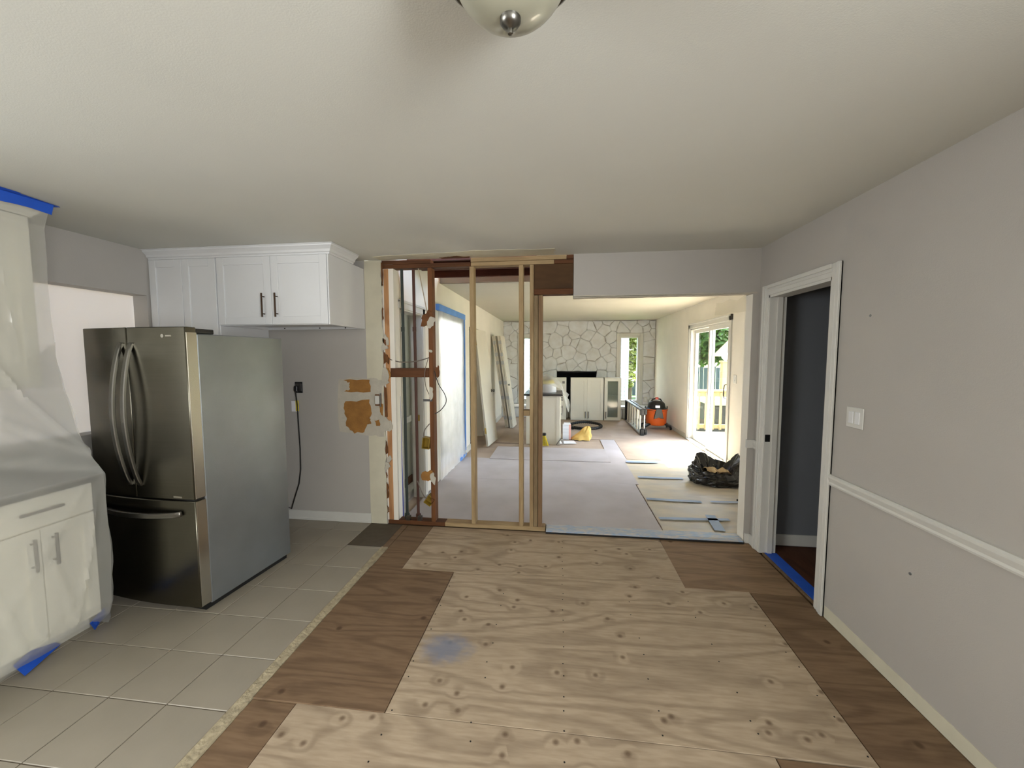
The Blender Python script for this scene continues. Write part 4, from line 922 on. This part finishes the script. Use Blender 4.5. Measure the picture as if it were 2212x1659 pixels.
tr_ = N_.new('ShaderNodeValToRGB'); tr_.color_ramp.elements[0].position = .4; tr_.color_ramp.elements[0].color = lin((150, 170, 196)); tr_.color_ramp.elements[1].position = .62; tr_.color_ramp.elements[1].color = lin((190, 186, 182))
L__.new(tn.outputs['Fac'], tr_.inputs['Fac']); L__.new(tr_.outputs['Color'], B_.inputs['Base Color']); B_.inputs['Roughness'].default_value = .5
single('threshold_strip', MB().grid(thr, 60, 4), th_m, 'blue and white taped strip over the floor edge of the opening', 'strip', (.7, YP, .001))
single('dark_floor_edge', MB().box(-.12, 1.535, YP-.030, YP-.020, .0006, .012), M_DARK, 'dark edge strip along the taped threshold', 'strip', (.7, YP-.03, .0006))

# plastic sheet closing doorway B
pd = thing('plastic_sheet', 'clear plastic sheet with blue tape closing the far doorway', 'plastic sheet', (FXL+.01, 5.32, .02))
def dsh(u, v):
    y = B0-.10+u*(B1-B0+.2); z = .02+v*2.12
    f = .010*noise.noise(Vector((y*9, z*.8, 3)))+.006*noise.noise(Vector((y*22+z, z*1.5, 3)))
    return (FXL+.014+.012+f+(.05*(1-v*6)*abs(noise.noise(Vector((y*6, 1, 1)))) if v < .16 else 0), y, z)
MB().grid(dsh, 50, 40).build('film', M_FILM2, pd, smooth=True)
MB().box(FXL+.002, FXL+.046, B0-.12, B1+.12, 2.13, 2.205).build('tape_strip', M_BLUEPALE, pd, label='wide blue tape across the top')
MB().box(FXL+.002, FXL+.040, B1+.09, B1+.125, .10, 2.13).build('tape_strip', M_BLUEPALE, pd)
MB().box(FXL+.002, FXL+.045, B1-.25, B1+.12, .018, .06).build('tape_strip', M_BLUEPALE, pd)

# ------------------------------------------------------------------ leaning doors
def lean_xf(xb, xt, y0, yaw, h):
    """door frame: local x along the wall, y up the leaning slab, z outwards"""
    ang = math.asin((xb-xt)/h)
    up = Vector((-math.sin(ang), 0, math.cos(ang))); al = Vector((math.sin(yaw), math.cos(yaw), 0)); up = (up-al*up.dot(al)).normalized()
    m = Matrix((al, up, al.cross(up))).transposed().to_4x4(); m.translation = Vector((xb, y0, .022)); return m
da = thing('door_slab', 'flat white door leaning on the wall in front of the closet opening', 'door', (-1.25, 6.9, .012))
xf = lean_xf(-1.235, -1.455, 6.58, .10, 2.02)
MB(xf).box(0, .62, 0, 2.02, -.0175, .0175).build('slab', M_SKIN, da, bevel=.002)
MB(xf).cyl((.56, .92, .0175), (.56, .92, .03), .028, seg=16).cyl((.56, .92, .03), (.56, .92, .055), .010, seg=10).cyl((.56, .92, .052), (.56, .92, .078), .026, .022, seg=16).build('knob', M_NICKEL, da, smooth=True)
for z_ in (.22, 1.75): MB(xf).box(-.004, .001, z_, z_+.1, -.012, .012).build('hinge', M_BRASS, da)
def bifold(xb, xt, y0, label, knob, n2=2):
    t = thing('folding_door', label, 'door', (xb, y0+.25, .006), group='folded closet doors leaning on the far wall')
    xf = lean_xf(xb, xt, y0, .06, 2.0)
    for k in range(n2):
        o = .042*k
        p = MB(xf).box(0, .42, 0, 2.0, -.017+o, .017+o)
        for a, b in ((.12, .62), (.74, 1.24), (1.36, 1.88)): p.box(.06, .36, a, b, -.022+o, .022+o)
        q = p.build('slab', M_SKIN, t, bevel=.002)
    for z_ in (.18, .62, .95, 1.38, 1.56, 1.82):
        MB(xf).box(-.004, .0, z_, z_+.075, -.012, .055).cyl((-.004, z_, .021), (-.004, z_+.075, .021), .006, seg=8).build('hinge', M_ALU, t)
    if knob: MB(xf).cyl((.05, .93, .060), (.05, .93, .10), .012, .022, seg=12).build('knob', M_NICKEL, t, smooth=True)
bifold(-1.165, -1.455, 8.42, 'white folded closet door nearest the wall, leaning in the back corner', False)
bifold(-1.055, -1.33, 8.36, 'white folded closet door with a knob, leaning on the one behind it', True)

# ------------------------------------------------------------------ island with wrap
isl = thing('kitchen_island', 'white island cabinet with dark top behind the triple stud', 'cabinet', (-.29, 7.3, .004))
MB().box(-.60, -.005, 6.96, 7.70, .10, .87).box(-.57, -.05, 7.0, 7.66, .004, .10).box(-.60, -.005, 6.945, 6.96, .004, .87).build('body', M_CREAMCAB, isl, bevel=.002)
MB().box(-.062, .0, 6.935, 6.945, .004, .87).build('corner_stile', M_CREAMCAB, isl, bevel=.002)
for y0 in (6.97, 7.335):
    d_ = shaker(frame_xf((-.005, y0, .11), (0, 1, 0), (0, 0, 1)), .355, .58).build('door', M_CREAMCAB, isl, bevel=.0015)
    pull(frame_xf((.015, y0, .11), (0, 1, 0), (0, 0, 1)), (.05 if y0 > 7.2 else .30, .36, 0), (.05 if y0 > 7.2 else .30, .54, 0), .03, .007).build('handle', M_NICKELPALE, d_)
    e_ = MB(frame_xf((-.005, y0, .70), (0, 1, 0), (0, 0, 1))).box(0, .355, 0, .155, 0, .02).build('drawer', M_CREAMCAB, isl, bevel=.002)
    pull(frame_xf((.015, y0, .70), (0, 1, 0), (0, 0, 1)), (.09, .08, 0), (.26, .08, 0), .03, .007).build('handle', M_NICKELPALE, e_)
single('countertop', MB().box(-.64, .045, 6.91, 7.74, .871, .905), M_COUNTER, 'dark countertop on the far white island', 'countertop', (-.3, 7.3, .871), bevel=.004)
tb = thing('tool_bag', 'pale bag with a yellow band and brown flap on the island top under plastic', 'bag', (-.22, 7.28, .907))
def bagf(u, v):
    a = 2*PI*u; h = .907+.235*v; r_ = (.17, .13)
    k = (1-v**4*.55); return (-.24+r_[0]*k*math.cos(a)*(1+.06*noise.noise(Vector((math.cos(a)*2, v*3, 1)))), 7.28+r_[1]*k*math.sin(a), h)
MB().grid(lambda u, v: bagf(u, v*.72), 24, 8, wrap=True).build('body', M_CARD, tb, smooth=True)
MB().grid(lambda u, v: (lambda p: (-.24+(p[0]+.24)*1.01, 7.28+(p[1]-7.28)*1.01, p[2]))(bagf(u, .70+v*.30)), 24, 5, wrap=True).build('band', M_YELLOW, tb, smooth=True)
MB().grid(lambda u, v: (-.24+(.115*(1-v*v))*math.cos(2*PI*u), 7.28+(.09*(1-v*v))*math.sin(2*PI*u), 1.135+.05*v), 24, 6, wrap=True).build('flap', M_BROWN, tb, smooth=True)
def wrap(u, v):
    x = -.62+u*.80; y = 6.93+v*.78
    z = .915+.32*max(0, 1-((x+.25)/.36)**2)*max(0, 1-((y-7.28)/.40)**2)**.5
    if x > .05: 
        k = (x-.05)/.13; x = .05+.10*k+.02*math.sin(v*9); z = .915-.26*k*(.3+1.1*math.exp(-((v-.35)/.22)**2))
    z += .012*noise.noise(Vector((x*9+y*6, y*8, 2)))*(1 if z > .93 else .3)
    return (x, y, max(z, .4))
single('plastic_wrap', MB().grid(wrap, 44, 36), M_FILM, 'clear plastic draped over the island top and bag', 'plastic sheet', (-.3, 7.3, .91), smooth=True)
br = thing('broom', 'broom head with yellow bristles and a black block, on the floor before the island', 'broom', (-.365, 6.76, .004))
MB().add([(-.53, 6.72, .012), (-.20, 6.72, .012), (-.20, 6.80, .012), (-.53, 6.80, .012), (-.47, 6.73, .21), (-.245, 6.73, .21), (-.245, 6.79, .21), (-.47, 6.79, .21)], [(0,3,2,1),(4,5,6,7),(0,1,5,4),(1,2,6,5),(2,3,7,6),(3,0,4,7)])
bm_ = MB(); rb = random.Random(5)
for k in range(90):
    xa = rb.uniform(-.46, -.255); ya = rb.uniform(6.735, 6.785); xb_ = -.3575+(xa+.3575)*1.62; bm_.cyl((xb_, ya+rb.uniform(-.02, .02), .02), (xa, ya, .215), .006, .005, seg=4)
bm_.build('bristles', M_YELLOW, br, kind='stuff')
MB().box(-.475, -.235, 6.725, 6.795, .20, .245).build('block', M_BLACK, br, bevel=.012); MB().cyl((-.355, 6.765, .24), (-.345, 6.89, 1.25), .012, seg=10).build('pole', M_PIPEB, br, smooth=True)

# ------------------------------------------------------------------ cabinets in front of the fireplace
def lowcab(x0, x1, label, ndoor, glass=False, depth=.31, y=9.70):
    t = thing('wall_cabinet', label, 'cabinet', ((x0+x1)/2, y+.15, .009), group='cream wall cabinets waiting on the floor by the fireplace')
    b = MB()
    if glass:
        b.box(x0, x0+.018, y, y+depth-.02, .009, 1.04).box(x1-.018, x1, y, y+depth-.02, .009, 1.04).box(x0, x1, y, y+depth-.02, .009, .027).box(x0, x1, y, y+depth-.02, 1.022, 1.04).box(x0, x1, y+depth-.026, y+depth-.02, .009, 1.04)
        b.build('body', M_CREAMCAB, t)
        for z_ in (.30, .60): MB().box(x0+.018, x1-.018, y+.03, y+depth-.03, z_, z_+.018).build('shelf', M_CREAMCAB, t)
    else: b.box(x0, x1, y, y+depth-.02, .009, 1.04).build('body', M_CREAMCAB, t, bevel=.002)
    w_ = (x1-x0)/ndoor
    for k in range(ndoor):
        xf = frame_xf((x0+k*w_+.002, y, .012), (1, 0, 0), (0, 0, 1)); d_ = shaker(xf, w_-.004, 1.025, .02, .075, glass).build('door', M_CREAMCAB, t, bevel=.0015)
        if glass: MB(xf).box(.07, w_-.074, .07, .955, .006, .010).build('pane', M_CABGLASS, d_)
        hx = .035 if (k == 1 or ndoor == 1) else w_-.04
        pull(frame_xf((x0+k*w_+.002, y-.02, .012), (1, 0, 0), (0, 0, 1)), (hx, .05, 0), (hx, .21, 0), .03, .010).build('handle', M_NICKELPALE, d_)
    return t
lowcab(.255, 1.043, 'cream two door wall cabinet standing on the floor before the fireplace', 2)
lowcab(1.062, 1.458, 'narrow wall cabinet with a glass door and shelves, next to the window', 1, True)
c1 = lowcab(-.25, .150, 'cream wall cabinet half hidden behind the island', 1)
MB().box(.05, .11, 9.676, 9.682, .90, .96).build('sticker', M_NICKELPALE, c1)

# ------------------------------------------------------------------ shop vacuum
VX, VY = 2.06, 8.75
va = thing('shop_vacuum', 'orange and black shop vacuum by the cream wall in the far corner', 'vacuum', (VX, VY, .004))
MB().lathe([(.17, .09), (.195, .10), (.21, .14), (.215, .30), (.225, .40), (.228, .425), (.21, .43)], (VX, VY, 0), 36).build('drum', M_ORANGE, va, smooth=True)
MB().lathe([(.236, .415), (.238, .44), (.225, .45), (.19, .46), (.18, .50), (.165, .56), (.12, .60), (.03, .615)], (VX, VY, 0), 36).build('lid', M_BLACK, va, smooth=True)
MB().lathe([(.237, .423), (.243, .432), (.237, .441)], (VX, VY, 0), 36).build('rim', M_ORANGE, va, smooth=True)
MB().prism([(VX-.055, .46), (VX+.055, .46), (VX+.10, .25), (VX+.04, .262), (VX, .28), (VX-.04, .262), (VX-.10, .25)], VY-.245, VY-.205, 'y').build('front_bracket', M_BLACK, va, bevel=.004)
MB().box(VX-.06, VX+.03, VY-.187, VY-.17, .475, .525).build('label_plate', M_ALU, va, label='grey label plate')
MB().tube([(VX-.11, VY, .59), (VX-.08, VY, .64), (VX, VY, .655), (VX+.08, VY, .64), (VX+.11, VY, .59)], .016, 8).build('carry_handle', M_BLACK, va, smooth=True)
MB().cyl((VX-.03, VY-.03, .66), (VX+.03, VY-.03, .665), .026, seg=12).build('cap', mat('red_cap', (196, 92, 80), .5), va, smooth=True)
for s_ in (-1, 1): MB().box(VX+s_*.225-.012, VX+s_*.225+.012, VY-.02, VY+.02, .41, .49).build('latch', M_BLACK, va, bevel=.003)
for a in (-2.5, -.64, .64, 2.5):
    dx, dy = math.cos(a), math.sin(a)
    lg = MB().bar([(VX+dx*.15, VY+dy*.15, .13), (VX+dx*.24, VY+dy*.22, .11), (VX+dx*.33, VY+dy*.27, .07)], .07, .035, (-dy, dx, 0)).build('caster_leg', M_BLACK, va, bevel=.005)
    MB().cyl((VX+dx*.33-.015, VY+dy*.27, .036), (VX+dx*.33+.015, VY+dy*.27, .036), .032, seg=14).build('wheel', M_BLACK, lg, smooth=True)
hp = []
for i in range(41):
    t = i/40; a = PI*1.12+2*PI*.93*t
    hp.append((.56+.33*math.cos(a)*(1+.06*math.sin(3*a)), 8.64+.26*math.sin(a), .042+.05*max(0, math.sin(a))))
ho = thing('vacuum_hose', 'black ribbed vacuum hose looped on the floor behind the yellow rag', 'hose', (.56, 8.64, .009))
MB().tube([Vector(hp[i//4]).lerp(Vector(hp[min(40, i//4+1)]), (i % 4)/4) for i in range(160)], lambda t: .029+.0035*math.sin(t*160*1.6), 10).build('ribbed_tube', M_BLACK, ho, smooth=True)
MB().cyl(hp[0], Vector(hp[0])+Vector((.0, -.13, -.005)), .036, .033, seg=14).build('cuff', M_BLACK, ho, smooth=True)

# ------------------------------------------------------------------ folded ladder lying on its side
la = thing('step_ladder', 'folded aluminium step ladder lying on edge before the vacuum', 'ladder', (1.63, 8.8, .004))
LY0, LY1 = 7.97, 9.72
for z0, tz in ((.004, .03), (.485, .03)):
    MB().box(1.575, 1.64, LY0, LY1, z0, z0+tz).build('rail', M_ALU, la, bevel=.004)
    MB().box(1.665, 1.70, LY0+.05, LY1-.1, z0+.01, z0+.035).build('rear_rail', M_ALU, la, bevel=.004)
for k in range(6):
    y_ = LY0+.16+k*.285; MB().box(1.592, 1.622, y_, y_+.05, .034, .485).build('step', M_FIBRE, la, bevel=.004)
for y_ in (LY0+.12, LY0+.75, LY0+1.4): MB().box(1.672, 1.69, y_, y_+.02, .045, .49).build('rear_brace', M_ALU, la)
MB().box(1.565, 1.71, LY1, LY1+.07, .01, .51).build('top_cap', M_BLACK, la, bevel=.01)
for z0 in (.0045, .40): MB().box(1.57, 1.65, LY0-.05, LY0+.012, z0, z0+.125).build('foot', M_BLACK, la, bevel=.01)
for z0 in (.012, .41): MB().box(1.66, 1.71, LY0+.01, LY0+.07, z0, z0+.11).build('foot', M_BLACK, la, bevel=.01)
MB().bar([(1.655, LY0+.25, .06), (1.655, LY0+.7, .26), (1.655, LY0+.95, .45)], .012, .012, (1, 0, 0)).build('spreader', M_NICKEL, la)

# ------------------------------------------------------------------ box, rag, papers, bin bag
bx = thing('carton', 'white and pink carton standing on the floor next to the island', 'box', (.125, 7.42, .004))
cm, N_, L__, B_ = nodes('printed_white_card')
vv = coords(N_, L__, 'Object', (1, 1, 1)); wv = N_.new('ShaderNodeTexWave'); wv.bands_direction = 'Z'; wv.inputs['Scale'].default_value = 14; wv.inputs['Distortion'].default_value = 0
L__.new(vv, wv.inputs['Vector']); cr_ = N_.new('ShaderNodeValToRGB'); cr_.color_ramp.elements[0].color = lin((176, 178, 192)); cr_.color_ramp.elements[1].color = lin((226, 226, 232)); cr_.color_ramp.elements[0].position = .1; cr_.color_ramp.elements[1].position = .3
L__.new(wv.outputs['Fac'], cr_.inputs['Fac']); L__.new(cr_.outputs['Color'], B_.inputs['Base Color'])
MB().box(.052, .165, 7.36, 7.52, .010, .285).build('body', cm, bx, bevel=.002)
MB().box(.166, .205, 7.362, 7.518, .010, .285).build('side', M_PINK, bx, bevel=.002, label='pink side')
MB().box(.075, .195, 7.38, 7.50, .286, .312).build('flap', M_CARD, bx, bevel=.002)
def ragf(u, v):
    a = 2*PI*u; n_ = noise.noise(Vector((math.cos(a)*1.7, math.sin(a)*1.7, v*2.5)))
    r_ = (1-v)**.55*(1+.28*n_); lean = v*.10
    return (.41+.19*r_*math.cos(a)+lean, 7.42+.13*r_*math.sin(a), .010+.235*v*(1+.25*noise.noise(Vector((math.cos(a)*2.2, math.sin(a)*2, 3))))+.02*abs(noise.noise(Vector((a*2, v*4, 2)))))
single('rag', MB().grid(ragf, 40, 18, wrap=True), M_RAG, 'crumpled yellow rag heaped on the floor in front of the hose', 'rag', (.4, 7.44, .009), smooth=True)
single('paper_sheet', MB().prism([(-.06, 6.98), (.30, 7.02), (.26, 7.28), (-.03, 7.22)], .010, .0125), M_CARD, 'white paper sheet lying before the pink carton', 'paper', (.1, 7.1, .010))
sc_ = thing('scraper', 'grey putty scraper propped by the island foot', 'tool', (.02, 6.90, .005))
MB().bar([(-.06, 6.90, .012), (-.02, 6.90, .07), (.02, 6.90, .13)], .03, .012, (0, 1, 0)).build('grip', M_NICKELPALE, sc_); MB().prism([(.01, .10), (.06, .12), (.07, .02), (.055, .02)], 6.885, 6.915, 'y').build('blade', M_ALU, sc_)
gb = thing('rubbish_bag', 'open shiny black rubbish bag slumped on the drop sheet', 'bag', (1.93, 5.05, .012))
def bagn(u, v):
    a = 2*PI*u; ca, sa = math.cos(a), math.sin(a)
    def pk(c, k): return max(0, math.cos(a-c))**k
    rim = .185+.17*pk(.15, 6)+.155*pk(2.35, 3)+.03*pk(1.3, 8)-.03*pk(-1.7, 2)
    bul = 1+.13*math.sin(PI*min(1, v*1.2))-.16*v
    cr = .07*noise.noise(Vector((ca*2.2, sa*2.2, v*3.2)))+.055*noise.noise(Vector((ca*5.5, sa*5.5, v*6)))+.03*noise.noise(Vector((ca*12, sa*12, v*12)))
    r0, r1 = .305*(bul+cr*1.3), .215*(bul+cr*1.3)
    return (1.93+r0*ca, 5.05+r1*sa, .014+rim*v+.025*noise.noise(Vector((ca*4, sa*4, 8+v*5)))*v)
gm = MB().grid(bagn, 64, 22, wrap=True)
def bagin(u, v):
    x, y, z = bagn(u, 1.0); k = 1-v*.85; d = (.10-z)*min(1, v*1.6)
    return (1.93+(x-1.93)*k+.0*v, 5.05+(y-5.05)*k, z+d+.012*noise.noise(Vector((u*18, v*5, 0))))
gm.grid(bagin, 64, 8, wrap=True)
gm.build('bag_film', M_BAG, gb)
MB().grid(lambda u, v: (2.16+.20*u+.02*math.sin(v*7), 4.93+.20*v, .014+.16*(1-u)*(1-.3*v)*math.sin(PI*min(1, .15+v*.8))+.02*noise.noise(Vector((u*6, v*6, 2)))), 14, 14).build('loose_tail', M_BAG, gb, solid=.004)
def papf(u, v):
    x = 1.80+u*.26; y = 4.93+v*.20
    return (x, y, .175+.035*noise.noise(Vector((x*11, y*11, 5)))+.03*noise.noise(Vector((x*22, y*19, 1)))-.05*(u-.3)**2)
single('crumpled_paper', MB().grid(papf, 22, 18), M_KRAFT, 'crumpled tan paper in the mouth of the rubbish bag', 'paper', (1.93, 5.02, .14), solid=.003)
single('dark_wood_shim', MB().bar([(1.90, 4.42, .020), (2.02, 4.33, .022)], .018, .01, (0, 0, 1)), M_DARK, 'thin dark stick on the drop sheet near the wall corner', 'stick', (1.96, 4.37, .017))

# ------------------------------------------------------------------ OUTSIDE
ground = struct('ground', MB().box(-30, 40, 9.0, 60, -.62, -.52), M_LAWN)
struct('ground', MB().box(-30, 40, -20, 9.0, -.62, -.52), M_NEUTRALGROUND)  # unseen neutral ground, added to keep green bounce out of the rooms
deck = struct('deck', MB().box(FXR+.15, 6.0, 4.2, 8.95, -.5, -.10), M_DECK)
for k in range(20):
    MB().box(FXR+.15, 6.0, 4.22+k*.236, 4.22+k*.236+.228, -.10, -.075).build('deck_plank', M_DECK, deck)
rl = thing('deck_railing', 'pale timber railing along the edge of the sunlit deck', 'railing', (4.2, 8.9, -.075))
MB().box(2.56, 5.9, 8.85, 8.99, .80, .84).box(2.56, 5.9, 8.90, 8.94, .69, .80).build('top_rail', M_RAIL, rl, bevel=.004); MB().box(2.56, 5.9, 8.90, 8.94, .0, .09).build('bottom_rail', M_RAIL, rl, bevel=.004)
for k in range(22): MB().box(2.66+k*.15, 2.70+k*.15, 8.88, 8.92, -.02, .78).build('baluster', M_RAIL, rl)
po = thing('fence_post', 'pale post with a ball finial beyond the deck railing', 'post', (4.62, 11.8, -.52))
MB().box(4.53, 4.71, 11.71, 11.89, -.52, 1.38).box(4.50, 4.74, 11.68, 11.92, 1.38, 1.43).build('shaft', M_RAIL, po, bevel=.006)
MB().lathe([(.03, 1.43), (.05, 1.46), (.085, 1.50), (.10, 1.56), (.085, 1.62), (.04, 1.655), (.005, 1.66)], (4.62, 11.8, 0), 20).build('ball_finial', M_SIDING, po, smooth=True)
ht = thing('hot_tub', 'pale rimmed tub with dark sides on the lawn behind the deck railing', 'tub', (4.9, 11.0, -.52))
MB().box(3.7, 6.2, 10.1, 11.6, -.52, .36).build('skirt', M_TUBSIDE, ht, bevel=.02); MB().box(3.62, 6.28, 10.02, 11.68, .36, .50).build('rim', M_SIDING, ht, bevel=.04)
um = thing('garden_gazebo', 'tan pointed canopy on posts in the garden', 'gazebo', (5.75, 13.2, -.52))
MB().add([(5.05, 12.4, 1.55), (6.65, 12.4, 1.55), (6.65, 14.0, 1.55), (5.05, 14.0, 1.55), (5.85, 13.2, 2.7)], [(0, 1, 4), (1, 2, 4), (2, 3, 4), (3, 0, 4), (3, 2, 1, 0)]).build('canopy', M_TAN, um)
for sx, sy in ((5.1, 12.45), (6.6, 12.45), (5.1, 13.95), (6.6, 13.95)): MB().cyl((sx, sy, -.52), (sx, sy, 1.55), .04, seg=8).build('post', M_RAIL, um)
# neighbour wall with lap siding
nb = struct('wall_siding', MB().box(-6, 2.28, 14.05, 17, -.52, 4.2), M_SIDING)
for k in range(34):
    z_ = -.45+k*.135; MB().add([(-6, 14.05, z_+.14), (2.28, 14.05, z_+.14), (2.28, 14.02, z_), (-6, 14.02, z_), (-6, 14.05, z_), (2.28, 14.05, z_)], [(0, 3, 2, 1), (3, 4, 5, 2), (0, 4, 3), (1, 2, 5)]).build('siding_board', M_SIDING, nb)
MB().box(2.24, 2.34, 14.0, 14.1, -.52, 4.2).build('corner_board', M_SIDING, nb)
fe = thing('garden_fence', 'dark board fence at the back of the lawn', 'fence', (4.5, 21.5, -.52))
for k in range(46): MB().box(2+k*.2, 2.18+k*.2, 21.5, 21.53, -.52, .95+.03*(k % 3)).build('board', M_FENCE, fe)
def tree(name, label, base, crowns, m, n, seed, size=.16):
    r_ = random.Random(seed); t = thing(name, label, 'tree', base, group='trees beyond the house')
    tk = MB(); top = Vector(crowns[0][0]); tk.tube([Vector(base), Vector(base).lerp(top, .5)+Vector((.1, 0, 0)), top], lambda s_: .16-.11*s_, 8); tk.build('trunk', M_BARK, t, smooth=True)
    mb = MB(); vs = []; fs = []
    for c, rad in crowns:
        for k in range(n):
            d = Vector((r_.gauss(0, 1), r_.gauss(0, 1), r_.gauss(0, 1))).normalized(); q = r_.random()**.4
            p = Vector(c)+Vector((d.x*rad[0], d.y*rad[1], d.z*rad[2]))*q
            u = Vector((r_.gauss(0, 1), r_.gauss(0, 1), r_.gauss(0, .6))).normalized(); v = u.orthogonal().normalized(); s_ = size*r_.uniform(.6, 1.3)
            b = len(vs); vs += [p-u*s_, p+v*s_*.5, p+u*s_, p-v*s_*.5]; fs.append((b, b+1, b+2, b+3))
    mb.add(vs, fs); mb.build('foliage', m, t, kind='stuff')
tree('deciduous_tree', 'leafy green tree seen through the top of the sliding glass door', (6.6, 16.0, -.52), [((6.6, 16.0, 3.2), (2.4, 1.6, 1.9)), ((5.3, 15.4, 2.4), (1.3, 1.2, 1.2)), ((8.2, 16.5, 2.4), (1.8, 1.5, 1.8))], M_LEAF, 2600, 1)
tree('deciduous_tree', 'dark green tree behind the far pane of the sliding glass door', (5.3, 21.0, -.52), [((5.3, 20.3, 2.9), (1.5, .9, 1.8)), ((5.2, 20.2, 1.3), (1.4, .8, 1.0)), ((5.6, 20.4, 4.4), (1.5, .9, 1.5))], M_LEAF, 2200, 2)
tree('deciduous_tree', 'yellow green tree seen through the slit window beside the corner', (3.15, 18.8, -.52), [((3.1, 18.8, 1.9), (.75, .8, 1.1)), ((3.4, 18.9, 3.2), (1.0, .9, 1.1)), ((2.9, 18.4, .7), (.5, .5, .6))], M_LEAFY, 1500, 3, .13)
